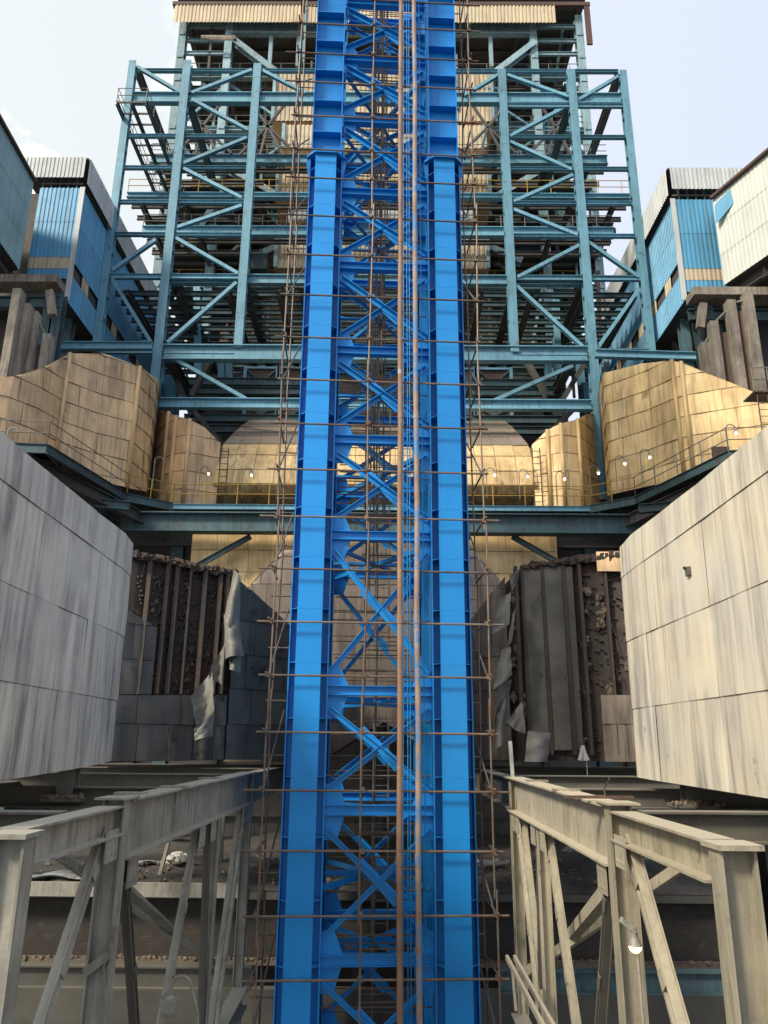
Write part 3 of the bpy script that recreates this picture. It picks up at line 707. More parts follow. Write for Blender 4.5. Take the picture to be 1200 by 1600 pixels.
    # ragged top edge
    mb = MB()
    for k in range(60):
        u = 205+k*2.7 if side < 0 else 825+k*3; v = (866+ (u-205)*.19) if side < 0 else (884-(u-825)*.12)
        p = at(u, v); mb.box(p+Vector((0,.15,rnd(-.1,.08))), (rnd(.1,.5), .5, rnd(.03,.2)), (Vector((1,0,rnd(-.3,.3))).normalized(), Y_, Z_))
    build('torn_edge', mb, M['ductbrown'], t)
    # hanging torn sheets
    if side < 0: sh = [((366,890),(376,900),(374,1000),(350,965)), ((350,960),(372,968),(381,1025),(352,1030)), ((352,1000),(378,990),(380,1010),(362,1045)),((330,1040),(352,1002),(346,1070),(326,1060)), ((298,1088),(332,1045),(334,1110),(306,1132)), ((303,1140),(332,1108),(333,1150),(304,1157)), ((362,1010),(378,1020),(376,1052),(358,1046))]
    else: sh = [((782,935),(798,925),(796,975),(768,990)), ((784,1015),(798,1010),(800,1055),(770,1078)), ((800,960),(806,950),(800,1000),(792,1012)), ((778,1075),(800,1060),(790,1120),(772,1140)), ((792,1128),(816,1096),(822,1146),(804,1140)), ((824,1142),(860,1145),(856,1190),(820,1190)), ((775,1120),(790,1090),(786,1160),(774,1170)),((796,900),(812,888),(810,905),(800,925))]
    for q in sh:
        Y = 26.0 if side < 0 else 26.2
        c = [P(u, v, Y+rnd(-.25,.25)) for u, v in q]; n = 6; curl = rnd(.15,.4)*random.choice((-1,1)); vs = []
        for j in range(n+1):
            for i in range(n+1):
                p = c[0].lerp(c[1], i/n).lerp(c[3].lerp(c[2], i/n), j/n)
                p.y -= curl*math.sin(math.pi*i/n)*(.5+j/n) + .06*math.sin(j*2+i); vs.append(p)
        mb = MB(); mb.add(vs, [(j*(n+1)+i, j*(n+1)+i+1, (j+1)*(n+1)+i+1, (j+1)*(n+1)+i) for j in range(n) for i in range(n)])
        mb.add([v_+Vector((0,.01,0)) for v_ in vs], [(j*(n+1)+i, (j+1)*(n+1)+i, (j+1)*(n+1)+i+1, j*(n+1)+i+1) for j in range(n) for i in range(n)])
        build('hanging_sheet', mb, M['foil'], t, smooth=True)
    return t
stripped(-1); stripped(1)
mb = MB(); p = P(911,1165,25.4)
for k in range(5):
    mb.tube(p+Vector((rnd(-.05,.05),0,0)), p+Vector((rnd(-.14,.14),rnd(-.05,.05),-.45)), .035, 6, .07)
mb.tube(p+Vector((.08,0,-.4)), p+Vector((.08,0,-.9)), .012, 5)
tag(build('rag', mb, M['rag']), 'white rag hanging at the foot of the rusty stripped duct', 'rag')
mem_t = thing('pale_post', P(800,1212,22.0), 'thin pale steel post standing on the end of the cream girder', 'post')
mem('post_shaft', 'B', P(801,1214,22.0), P(797,1158,22.0), .09, .09, M['rag'], mem_t, up=Y_)

# octagonal brown casing behind the tower
t, _ = casing('brown_duct', None, (0,4,0), 1.25, 2.1, 'browncl', 'brown panelled duct with sloping shoulders directly behind the tower', 'duct',
    path=[(x, 33.5, ZV(x,33.5,1190 if abs(x) > 2.3 else 1128), ZV(x,33.5,v)) for x, v in [(P(u,1150,33.5).x, v) for u, v in ((352,950),(372,920),(428,860),(500,856),(600,856),(700,856),(745,858),(812,930),(830,955))]], bulge=.03)
t, _ = casing('gold_duct_wall', None, (0,2,0), 1.1, 1.5, 'gold', 'mottled gold sheet clad wall just under the walkway behind the brown duct', 'duct wall',
    path=[(P(u,870,36.5).x, 36.5, ZV(P(u,870,36.5).x,36.5,1000), ZV(P(u,870,36.5).x,36.5,832)) for u in (298,450,600,740,871)], bulge=.03)

# ================================================================== WALKWAY ACROSS
zw = ZV(0, 36, 790)
wk = thing('walkway', (0, 36, zw), 'long blue edged steel walkway with yellow handrails crossing behind the tower', 'walkway')
pl = P(232, 785, 36); pr = P(960, 790, 36)
xl, xr = pl.x, pr.x
nl = P(72, 705, 28.3); nr = P(1140, 716, 28.6); nl.z = nr.z = zw
EDGE = [Vector((nl.x-5, nl.y-.5, zw)), Vector((nl.x, nl.y, zw)), Vector((xl-.6, 34.6, zw)), Vector((xl+1.2, 36, zw)), Vector((xr-1.2, 36, zw)), Vector((xr+.6, 34.6, zw)), Vector((nr.x, nr.y, zw)), Vector((nr.x+5, nr.y-.5, zw))]
for i, (a, b) in enumerate(zip(EDGE, EDGE[1:])):
    main = i == 3
    mem('edge_beam', 'I', a-Z_*.12, b-Z_*.12, .16, .26 if main else .4, M['pale' if main else 'teal'], wk)
    d = (b-a).normalized(); n = Vector((-d.y, d.x, 0))
    n = n if n.y > 0 else -n
    mb = MB(); mb.plate([a+n*.1, b+n*.1, b+n*1.6, a+n*1.6], (0,0,1), .03); build('deck', mb, M['dark'], wk)
    L_ = (b-a).length; k = max(2, int(L_/1.5))
    for rr in (1.05, .55):
        mem('handrail', 'T', a+Z_*rr, b+Z_*rr, .022, 0, M['yellow' if main or i in (2,4) else 'rail'], wk)
    for q in range(k+1):
        p = a.lerp(b, q/k); mem('rail_post', 'T', p, p+Z_*1.07, .024, 0, M['yellow' if main or i in (2,4) else 'rail'], wk)
    mb = MB()
    for q in range(k+1):
        p = a.lerp(b, q/k); mb.ibeam(p+n*.1-Z_*.2, p+n*1.7-Z_*.2, .1, .18)
    build('deck_joists', mb, M['dark'], wk)
zz = ZV(0, 35.2, 822)
xa, xb = P(190,815,35.2).x, P(1010,815,35.2).x
mem('main_girder', 'I', (xa, 35.2, zz+.1), (xb, 35.2, zz+.1), .7, .95, M['teal'], wk, tf=.06)
mem('main_girder', 'I', (xa-2, 37.2, zz-.1), (xb+2, 37.2, zz-.1), .6, .9, M['dark'], wk)
for u, s in ((392,-1),(470,1),(735,-1),(800,1)):
    p = P(u, 838, 35.6); mem('knee_brace', 'I', p, p+Vector((s*3.2,0,-1.9)), .2, .24, M['teal'], wk)
for k in range(2):      # heavy beams from the girder towards the camera at both sides
    s = -1 if k == 0 else 1; base = xa if k == 0 else xb
    for dx in (0, 2.2, 4.2):
        mem('bracket_beam', 'I', (base-s*1.5+s*dx, 36.5, zz+.2), ((nl.x-1 if s < 0 else nr.x+1)+s*dx*.7, 28.6, zw-.45), .35, .55, M['dark'], wk)
    mem('bracket_beam', 'I', (base+s*5, 31, zz+.3), (base-s*1, 33.2, zz+.3), .3, .4, M['teal'], wk)
for x in (xa+2.2, xa-.6, xb-2.2, xb+.6):
    mem('support_column', 'I', (x, 37.5, GROUND), (x, 37.5, zz-.5), .6, .6, M['teal'], wk, up=Y_)

# ================================================================== GOLD CASINGS
casing('gold_hopper_casing', [(-190,700,28.5,590),(-60,712,29.5,592),(0,722,30.3,588),(45,728,31.4,574),(84,736,32.8,552),(140,748,34.2,553),(198,762,35.3,573),(226,768,37.2,592),(232,768,39,600)],
       (-1,5,0), 1.02, 1.75, 'tan', 'large faceted tan gold clad duct on the left above the walkway', 'duct', ribs=(4,6), bulge=.03)
casing('gold_hopper_casing', [(950,775,38.5,604),(958,772,36.2,583),(1022,758,34.6,568),(1070,750,33.2,563),(1084,744,32.9,566),(1200,722,31.6,615),(1330,700,30.3,690)],
       (1,5,0), 1.02, 1.75, 'gold', 'large faceted bright gold clad duct on the right above the walkway', 'duct', ribs=(3,4), bulge=.03)
casing('gold_side_casing', [(232,790,40.4,640),(250,790,38.6,644),(262,791,38.1,650),(285,792,37.8,655),(310,792,38.2,668),(337,792,38.6,692)],
       (0,4,0), 1.0, 1.5, 'tan', 'narrow fluted tan duct between the tall left column and the rounded duct', 'duct', ribs=(1,2,3), bulge=.03)
casing('gold_side_casing', [(836,793,38.6,695),(862,793,38.2,672),(884,792,37.8,662),(912,791,38.1,655),(925,790,38.8,648),(946,790,40.5,642)],
       (0,4,0), 1.0, 1.5, 'gold', 'narrow fluted gold duct between the rounded duct and the tall right column', 'duct', ribs=(1,2,3), bulge=.03)
# rounded duct: cross-section swept along X
hood = thing('rounded_duct', (0, 39, zw), 'broad rounded gold clad duct with a grey upper slope behind the tower', 'duct')
prof_ = [(657,43.5),(668,42.0),(682,40.6),(695,39.6),(712,38.9),(735,38.5),(757,38.4),(772,38.8),(788,39.6)]
hx0, hx1 = P(335,720,38.5).x, P(838,720,38.5).x
def hood_part(i0, i1, mt, name):
    mb = MB(); nx = 16; n = i1-i0
    for i in range(nx):
        xa_, xb_ = hx0+(hx1-hx0)*i/nx, hx0+(hx1-hx0)*(i+1)/nx
        for j in range(i0, i1):
            (va, ya), (vb, yb) = prof_[j], prof_[j+1]
            za, zb = ZV(0,ya,va), ZV(0,yb,vb)
            ina = lambda y: (y-38.4)*.10*1.0
            def cx(x, y): 
                k = max(0, y-38.4)*.15
                return min(max(x, hx0+k), hx1-k)
            o = rnd(0,.03); g = .012
            pts = [(cx(xa_+g,ya),ya-o,za-g),(cx(xb_-g,ya),ya-o,za-g),(cx(xb_-g,yb),yb-o-.02,zb+g),(cx(xa_+g,yb),yb-o-.02,zb+g)]
            mb.add(pts, [(0,3,2,1)], rnd(.86,1.12))
    build(name, mb, M[mt], hood)
hood_part(0, 3, 'browngrey' if 'browngrey' in M else 'tan', 'upper_panelling'); hood_part(3, 8, 'gold', 'panelling')  # gold lower band also carries its bright reflection as colour
mb = MB()
pts = [(ZV(0,y,v), y) for v, y in prof_]
for sx, x in ((1, hx0+.05), (-1, hx1-.05)):
    pass
vs = [(x + (1 if x < 0 else -1)*max(0,y-38.4)*.15, y+.06, z) for x in (hx0+.03, hx1-.03) for z, y in pts] ; n = len(pts)
back = [(x, 44.5, z) for x in (hx0+1.8, hx1-1.8) for z in (pts[-1][0], pts[0][0])]
mb.add(vs+back, [(i, i+1, n+i+1, n+i) for i in range(n-1)] + [tuple(list(range(n))+[2*n, 2*n+1]), tuple(list(range(n, 2*n))+[2*n+2, 2*n+3]), (2*n,2*n+1,2*n+3,2*n+2), (0,2*n+1,2*n+3,n), (n-1,2*n,2*n+2,2*n-1)])
build('core', mb, M['tan'], hood)

# ================================================================== PALE BLUE FRAME (front)
YF = 40.0
fr = thing('steel_frame', (0, YF, GROUND), 'tall pale blue trestle frame of columns and diagonals spanning behind the tower', 'steel frame')
def fcol(ut, vt, ub, vb, w=.5, z0=None, mt='pale', y=YF, parent=fr, name='column'):
    p = P((ut+ub)/2, (vt+vb)/2, y); x = p.x
    z1 = ZV(x, y, vt); zb = ZV(x, y, vb) if z0 is None else z0
    mb = MB(); w *= .84; mb.ibeam((x,y,zb), (x,y,z1), w, w*.9, w*.06, Y_)
    z = zb+.8
    while z < z1:      # batten plates along both edges
        for s in (-1, 1): mb.box((x+s*(w/2+.012), y, z), (.02, w*.6, .35))
        z += 1.5
    build(name, mb, M[mt], parent); return x
X0 = fcol(208,98,152,550, .55); X1 = fcol(291,98,228,778,.62); X2 = fcol(400,103,376,545,.6)
X3 = fcol(783,112,804,552,.6); X4 = fcol(890,112,944,782,.62); X5 = fcol(972,113,1018,562,.55)
def hb(u0, v0, u1, v1, w, h, mt='pale', y=YF, parent=fr, name='beam', kind='I', hold=True):
    a = P(u0, v0, y); b = P(u1, v1, y)
    if hold: b.z = a.z = (a.z+b.z)/2
    return mem(name, kind, a, b, w, h, M[mt], parent)
def dg(u0, v0, u1, v1, y=YF, w=.21, mt='pale', parent=fr, name='diagonal_brace'):
    mem(name, 'I', P(u0, v0, y), P(u1, v1, y), w, w*1.15, M[mt], parent, up=Y_, tf=w*.12)
    
for v0, v1, thick in ((105,118,0),(148,157,1),(208,220,0),(258,269,0),(312,322,0),(362,374,0),(430,438,2),(546,553,3)):
    h = (.22,.56,.32,.42)[thick]
    if thick == 1:
        a = P(210,v0,YF+.1); z = ZV(0, YF, 153)
        mem('beam', 'I', (X0,YF+.1,z), (X5,YF+.1,z), .4, .8, M['pale'], fr)
        z = ZV(0, YF, 163)
        mem('beam', 'I', (X3,YF-.1,z-.2), (X5,YF-.1,z-.2), .2, .3, M['pale'], fr)
        continue
    z = ZV(0, YF, (v0+v1)/2)
    for xa_, xb_ in ((X0,X1),(X1,X2),(X3,X4),(X4,X5)) + (((X2,-2.5),(2.2,X3)) if thick in (0,) and v0 == 105 else ()):
        mem('beam', 'I', (xa_+.25,YF,z), (xb_-.25,YF,z), .24, h, M['pale'], fr)
z = ZV(0, YF, 554); mem('main_beam', 'I', (X1+.3,YF-.05,z), (X4-.3,YF-.05,z), .5, .95, M['pale'], fr, tf=.06)
z = ZV(0, YF, 633); mem('main_beam', 'I', (X1+.3,YF-.05,z), (X4-.3,YF-.05,z), .45, .6, M['pale'], fr, tf=.05)
z = ZV(0, YF, 434); mem('main_beam', 'I', (X1+.3,YF+.3,z), (X4-.3,YF+.3,z), .4, .62, M['pale'], fr, tf=.05)
for q in ((216,106,284,146),(300,146,394,110),(300,156,388,204),(386,216,287,256),(287,264,378,310),(378,322,277,356),(274,372,372,428),
          (176,423,244,375),(176,437,238,538),(262,536,370,442),(404,108,478,146),(274,562,385,624)):
    dg(*q, parent=fr)
for q in ((966,120,902,158),(888,152,792,118),(887,166,796,214),(796,222,893,266),(895,274,802,316),(802,328,902,368),(905,384,808,434),
          (998,434,917,378),(998,452,932,546),(805,446,914,546),(778,118,725,150),(768,628,895,572)):
    dg(*q, parent=fr)

# receding tie beams to the house behind, seen from below
def tie(u, v, y0, y1, w, mt='dark', parent=fr):
    a = P(u, v, y0); mem('tie_beam', 'I', a, Vector((a.x, y1, a.z)), w, w*1.1, M[mt], parent)
tie(966, 120, YF, 47.5, .45); tie(214, 108, YF, 47, .4)
tie(292, 150, YF, 50, .4, 'teal'); tie(892, 155, YF, 50, .4, 'teal')
for u, v in ((270,432),(378,432),(470,432),(735,436),(805,436),(912,436)): tie(u, v, YF+.3, 53, .5, 'dark')
for u, v in ((262,556),(895,556)): tie(u, v, YF, 52, .5, 'dark')

# ------------------------------------------------------------------ high side walkway (seen from below)
zs = P(190,160,38.5).z
sw = thing('high_walkway', (P(200,200,40).x, 43, zs), 'high dark access walkway with railing on the upper left of the pale blue frame', 'walkway')
xa_ = P(182,162,38.5).x; xb_ = P(228,160,38.5).x
for x in (xa_, (xa_+xb_)/2, xb_): mem('stringer', 'I', (x,38.5,zs), (x,49,zs), .16, .3, M['teal'], sw)
mb = MB(); y = 38.5
while y < 49: mb.bar((xa_,y,zs), (xb_,y,zs), .08, .1); y += .9
build('treads', mb, M['dark'], sw)
for x in (xa_, xb_):
    for h in (.55,1.1): mem('handrail', 'T', (x,38.5,zs+h), (x,49,zs+h), .025, 0, M['rail'], sw)
    y = 38.5
    while y < 49: mem('rail_post', 'T', (x,y,zs), (x,y,zs+1.1), .025, 0, M['rail'], sw); y += 1.5
for h in (.55,1.1): mem('handrail', 'T', (xa_,38.5,zs+h), (xb_,38.5,zs+h), .025, 0, M['rail'], sw)

# ================================================================== BOILER HOUSE
YB = 50.0
bh = thing('boiler_house', (0, YB+8, GROUND), 'huge open steel boiler house of decks and columns with a corrugated roof edge', 'building')
HX = abs(P(286,60,YB).x)
hcx = (P(286,60,YB).x + P(905,60,YB).x)/2
HW = (P(905,60,YB).x - P(286,60,YB).x)/2
ZTOP = ZV(0, YB, 28)
levels = [ZV(0, 46, 243), ZV(0, 46, 300), ZV(0, 46, 356), ZV(0, 46, 395), ZV(0,48,170), ZV(0,50,118), ZV(0, YF, 432)]
levels = sorted(levels)
cxs = [hcx-HW, hcx-HW*.765, hcx-HW*.42, hcx+HW*.42, hcx+HW*.765, hcx+HW]
for j, y in enumerate((YB, YB+7, YB+14)):
    for i, x in enumerate(cxs):
        if i in (2,3) and j == 0: continue
        mb = MB(); mb.ibeam((x,y,GROUND), (x,y,ZTOP), .62 if j == 0 else .5, .6, .05, Y_)
        z = 18
        while z < ZTOP:
            mb.box((x, y-.36, z), (.5,.03,.3)); z += 2.4
        build('column', mb, M['pale2' if j == 0 else 'teal'], bh)
# floors with joists seen from below
for li, z in enumerate(levels):
    y0 = 46.5 if li in (2,3,4) else (YF+1 if li == 0 else YB+.2)
    if li == 0: y0 = YF+.8
    y1 = YB+14 if li else 52.5
    wx = HW+ (1.6 if li in (3,) else .2)
    if li == 0: wx = HW*.98
    if li: mem('edge_beam', 'I', (hcx-wx, y0, z), (hcx+wx, y0, z), .45, .75 if li in (2,4) else .4, M['pale' if li in (2,3,4) else 'pale2'], bh, tf=.05)
    mb = MB(); y = y0+1.0; mbs = [mb, MB()]
    while y < y1:
        if li == 0: mb.ibeam((hcx-wx, y, z-.1), (hcx+wx, y, z-.1), .2, .34, .03); y += 1.05
        else:
            for s in (-1, 1):
                mb = mbs[(s+1)//2]
                if y > 48: mb.ibeam((hcx+s*HW*.53, y, z-.1), (hcx+s*wx, y, z-.1), .2, .34, .03)
                else: mb.ibeam((hcx, y, z-.1), (hcx+s*wx, y, z-.1), .2, .34, .03)
            y += 1.3
    for q_ in (mbs if li else mbs[:1]): build('floor_joists', q_, M['dark'] if li else M['teal'], bh)
    mb = MB(); x = hcx-wx+1; mbs = [mb, MB()]
    while x < hcx+wx:
        if abs(x-hcx) > HW*.55 or li == 0: mbs[int(x > hcx)].ibeam((x, y0+.3, z-.45), (x, y1, z-.45), .3, .42, .04)
        x += 3.1
    for q_ in mbs: build('floor_girders', q_, M['dark'], bh)
    if li:
        for s in (-1, 1):
            xa2, xb2 = sorted((hcx+s*HW*.55, hcx+s*(wx-.3))); mb = MB(); mb.bb(xa2, xb2, y0+3, y1, z+.12, z+.16)
            build('floor_plate', mb, M['dark'], bh)
        mb = MB(); x = hcx-wx
        for h in (.55, 1.1): mb.tube((hcx-wx,y0,z+.35+h), (hcx+wx,y0,z+.35+h), .03, 8)
        while x < hcx+wx: mb.tube((x,y0,z+.3), (x,y0,z+1.45), .03, 5); x += 1.7
        build('railing', mb, M['yellow' if li in (1,3) else 'rail'], bh)
# boiler casing: cream corrugated boxes between decks
bc = thing('boiler_casing', (hcx, YB+4, levels[0]), 'cream ribbed boiler casing stacked between the decks of the boiler house', 'boiler')
XA, XB = P(425,200,YB+2.5).x, P(772,200,YB+2.5).x
for v0, v1, ua, ub, mt in ((190,112,424,772,'cream'),(232,196,440,760,'cream'),(315,268,430,768,'cream'),(420,362,428,765,'cream'),(345,325,450,740,'greysheet'),(540,440,360,840,'tan')):
    y = 48.2 if v0 != 540 else YB+4.5
    a, b = P(ua,v0,y), P(ub,v0,y); a.z = b.z = ZV(0,y,v0); zt = ZV(0,y,v1)
    mb = MB(); mb.corr(a, b, (b.x,b.y,zt), (a.x,a.y,zt), .34, .07, 2)
    o = build('wall_sheet', mb, M[mt], bc)
    mb = MB(); mb.bb(a.x+.02, b.x-.02, y+.06, y+6, a.z, zt-.02); build('wall_core', mb, M['tan'], bc)
    if mt == 'cream':
        for x in (a.x+.1, a.x+(b.x-a.x)*.28, b.x-.1, b.x-(b.x-a.x)*.28): mem('stanchion', 'B', (x,y-.12,a.z), (x,y-.12,zt), .25, .2, M['pale2'], bc, up=Y_)
# diagonals of the house
for q in ((362,62,478,150),(352,262,478,332),(478,368,386,408),(836,68,728,150),(864,258,730,336),(728,372,815,410),(300,380,350,300),(900,385,862,305)):
    dg(*q, y=YB-.3, w=.5, mt='pale2', parent=bh, name='house_brace')
for li in range(1, len(levels)-1):
    for i0, i1 in ((0,1),(1,2),(3,4),(4,5)):
        z0, z1 = levels[li]+.4, levels[li+1]-.2; xa3, xb3 = cxs[i0], cxs[i1]
        if (li+i0) % 2: xa3, xb3 = xb3, xa3
        mem('lattice_brace', 'I', (xa3,YB+6.5,z0), (xb3,YB+6.5,z1), .24, .28, M['pale2'], bh)
        if z1-z0 > 3: mem('lattice_brace', 'B', (xb3,YB+.6,z0), (xa3,YB+.6,z1), .16, .18, M['pale'], bh)
    for f in (.15,.3,.6,.88):
        for s in (-1, 1): mem('hanger', 'B', (hcx+s*HW*f,YB+1.5+f*3,levels[li]), (hcx+s*HW*f,YB+1.5+f*3,levels[li+1]), .2, .2, M['pale2' if f > .3 else 'rail'], bh, up=Y_)
for cx_, cy_ in ((418,197),(317,197),(762,199),(868,199)):
    for ex, ey in ((cx_-45,243),(cx_-12,243),(cx_+25,243),(cx_+45,240),(cx_-30,155),(cx_+32,157)):
        mem('truss_strut', 'B', P(cx_,cy_,45.6), P(ex,ey,45.6), .16, .16, M['dark'], bh, up=Y_)
for cx_ in (340, 470, 735, 845):
    for ex in (-48, 48):
        mem('truss_strut', 'B', P(cx_,285,YB+3), P(cx_+ex,248,YB+3), .18, .18, M['dark'], bh, up=Y_)
        mem('truss_strut', 'B', P(cx_,100,YB+6), P(cx_+ex,62,YB+6), .18, .18, M['dark'], bh, up=Y_)
# random service pipes / ducts / posts on the decks
for k in range(230):
    s = random.choice((-1,1)); x = hcx+s*rnd(HW*.25, HW*.97); y = YB+rnd(-2,13); li = random.randrange(0, len(levels))
    z0 = levels[li]; z1 = levels[li+1] if li+1 < len(levels) else ZTOP
    m_ = random.choice(('teal','teal','dark','pale2','rail','conc','pale','midsteel','panelbrown'))
    c = k % 7
    if c < 2: mem('hanger', 'B', (x,y,z0), (x,y,z1), rnd(.1,.25), rnd(.1,.25), M[m_], bh, up=Y_)
    elif c < 4:
        L_ = rnd(2,7); zz_ = z0+rnd(.5,3); r_ = rnd(.05,.2); mb = MB()
        mb.path([(x,y,zz_), (x-s*L_,y,zz_), (x-s*L_,y,zz_+rnd(-1.2,1.6))], r_, 8); build('service_pipe', mb, M[m_], bh, smooth=True)
    elif c < 5: mem('deck_brace', 'B', (x,y,z0), (x+rnd(-3,3),y,z1), rnd(.12,.22), rnd(.12,.22), M[m_], bh, up=Y_)
    elif c < 6:
        mb = MB(); L_ = rnd(2,5); zz_ = z0+rnd(1.5,3); mb.bar((x,y,zz_), (x-s*L_,y,zz_), .5, .08); 
        for q_ in range(5): mb.bar((x-s*L_*q_/4.5,y,zz_), (x-s*L_*q_/4.5,y,zz_+.7), .05, .05, Y_)
        build('cable_tray', mb, M[m_], bh)
    else:
        mb = MB(); a_, b_, c_ = rnd(.5,1.6), rnd(.5,1.4), rnd(.6,1.8); mb.bb(x-a_/2, x+a_/2, y, y+b_, z0+.2, z0+.2+c_); mb.bb(x-a_/2-.06, x+a_/2+.06, y-.05, y+b_+.05, z0+.2+c_, z0+.28+c_); mb.tube((x,y+b_/2,z0+.28+c_), (x,y+b_/2,z0+c_+1.1), .09, 8)
        build('equipment_cabinet', mb, M[random.choice(('cream','greysheet','teal','panelbrown','pale2'))], bh)
# stairs on both sides
for s in (-1, 1):
    for li in range(1, len(levels)-1):
        z0, z1 = levels[li], levels[li+1]; x0_ = hcx+s*HW*.93; x1_ = x0_-s*(z1-z0)*.9
        if li % 2: x0_, x1_ = x1_, x0_
        mb = MB()
        for dy in (0, .9): mb.bar((x0_,YB+9+dy,z0+.2), (x1_,YB+9+dy,z1+.2), .08, .3)
        n = int((z1-z0)/.25)
        for k in range(n):
            f = (k+.5)/n; mb.box((x0_+(x1_-x0_)*f, YB+9.45, z0+.2+(z1-z0)*f), (.3,.9,.04))
        for dy in (0, .9):
            mb.tube((x0_,YB+9+dy,z0+1.2), (x1_,YB+9+dy,z1+1.2), .03, 5)
        build('stair_flight', mb, M['teal'], bh)
# roof
mb = MB(); mb.bb(hcx-HW-.6, hcx+HW+.6, YB-1.0, YB+15, ZTOP+1.3, ZTOP+1.6); build('roof', mb, M['dark'], bh)
mb = MB(); y = YB
while y < YB+15: mb.ibeam((hcx-HW,y,ZTOP+1.1), (hcx+HW,y,ZTOP+1.1), .2, .35); y += 1.4
build('roof_purlins', mb, M['dark'], bh)
mb = MB(); x = hcx-HW
while x < hcx+HW+.1: mb.ibeam((x,YB,ZTOP+.6), (x,YB+15,ZTOP+.6), .35, .6); x += HW*2/7
build('roof_rafters', mb, M['dark'], bh)
za, zb = ZV(0,YB-1,36), ZV(0,YB-1,9)
mb = MB(); xr2 = P(868,25,YB-1).x
mb.corr((hcx-HW-.6,YB-1.02,za), (xr2,YB-1.02,za), (xr2,YB-1.02,zb), (hcx-HW-.6,YB-1.02,zb), .3, .06, 1); build('fascia_sheet', mb, M['cream'], bh)
mb = MB(); mb.bb(hcx-HW-.8, hcx+HW+.8, YB-1.1, YB-.7, zb+.0, zb+.35); 
mb.bb(hcx+HW+.3, hcx+HW+.75, YB-1.05, YB-.9, za-2.2, zb); build('gutter', mb, M['panelbrown'], bh)
z = (ZV(0,YB,40)+ZV(0,YB,58))/2
mem('eaves_girder', 'I', (cxs[1],YB-.2,z), (cxs[4],YB-.2,z), .5, 1.25, M['greysheet' if False else 'pale2'], bh, tf=.06)
x = cxs[1]+.6
while x < cxs[4]:
    mb = MB(); mb.box((x,YB-.3,z), (.04,.2,1.1)); build('web_stiffener', mb, M['pale2'], bh); x += 1.3
for s in (0, 4):
    for v in (42, 64, 84): z = ZV(0,YB,v); mem('edge_strut', 'I', (cxs[s],YB,z), (cxs[s+1],YB,z), .2, .35, M['pale2'], bh)
for u in (424,467,766): 
    p = P(u,60,YB); x = p.x; mem('hanger', 'B', (x,YB,ZV(0,YB,105)), (x,YB,ZV(0,YB,56)), .3, .3, M['pale2'], bh, up=Y_)

# brown square expansion panels below the main beam
pd = {}
for sd_ in ('left', 'right'):
    pd[sd_] = thing('panelled_duct', (-6 if sd_ == 'left' else 6, 45, 14), 'reddish brown duct of cross braced panels under the main beam, %s of the tower' % sd_, 'duct', 'brown panelled ducts under the main beam')
for ci, (ua, ub) in enumerate(((381,432),(434,478),(722,743),(745,800))):
    for ri, (va, vb) in enumerate(((626,577),(665,636))):
        y = 45.0; a = P(ua,va,y); b = P(ub,va,y); z0 = ZV(0,y,va); z1 = ZV(0,y,vb)
        mb = MB(); mb.bb(a.x, b.x, y, y+2, z0, z1); t = build('wall_panel', mb, M['panelbrown'], pd['left' if ci < 2 else 'right'])
        mb = MB()
        for x in (a.x, b.x): mb.bar((x,y-.1,z0-.1), (x,y-.1,z1+.1), .2, .2, Y_)
        for zz_ in (z0, z1): mb.bar((a.x+.1,y-.12,zz_), (b.x-.1,y-.12,zz_), .12, .14)
        build('panel_frame', mb, M['pale'], t)
        mb = MB()
        for q0, q1 in (((a.x,z0),(b.x,z1)),((a.x,z1),(b.x,z0))): mb.bar((q0[0],y-.1,q0[1]), (q1[0],y-.1,q1[1]), .1, .12, Y_)
        mb.box(((a.x+b.x)/2,y-.2,(z0+z1)/2), (.4,.05,.4)); build('panel_brace', mb, M['teal'], t)
# clutter between the main beams: blue struts, dark diagonals
cl = thing('service_steelwork', (hcx, 44, 15), 'tangle of pale blue struts and dark beams below the main frame beam', 'steelwork')
for q in ((308,450,310,585),(345,560,348,620),(358,560,360,620),(855,560,858,600),(868,470,872,600),(250,560,252,600),(905,560,908,600)):
    mem('strut', 'I', P(q[0],q[1],46), P(q[2],q[3],46), .45, .4, M['pale'], cl, up=Y_)
for q in ((262,560,300,650),(300,640,352,700),(915,565,870,640),(895,640,836,700),(330,560,300,620),(820,560,855,620)):
    mem('strut', 'I', P(q[0],q[1],42.5), P(q[2],q[3],42.5), .3, .4, M['dark'], cl, up=Y_)
for v in (598, 612, 655, 672):
    z = ZV(0,44.5,v); mem('strut', 'I', (X1+.5,44.5,z), (-5.5,44.5,z), .3, .5, M['teal'], cl); mem('strut', 'I', (5.2,44.5,z), (X4-.5,44.5,z), .3, .5, M['teal'], cl)
z = ZV(0,47,700); mb = MB(); mb.bb(-24, 24, 47.5, 48, GROUND, ZV(0,47.5,700)); mb.bb(X1, X4, 48.1, 48.3, GROUND, ZV(0,48,585)); build('dark_backing', mb, M['dark'], cl)  # added dark sheets that shut out bright sky gaps behind the steelwork
mb = MB(); mb.bb(hcx-HW, hcx+HW, YB+14.5, YB+15, GROUND, ZV(0,YB+14.5,560)); build('dark_backing', mb, M['dark'], cl)  # another added dark sheet, behind the boiler house

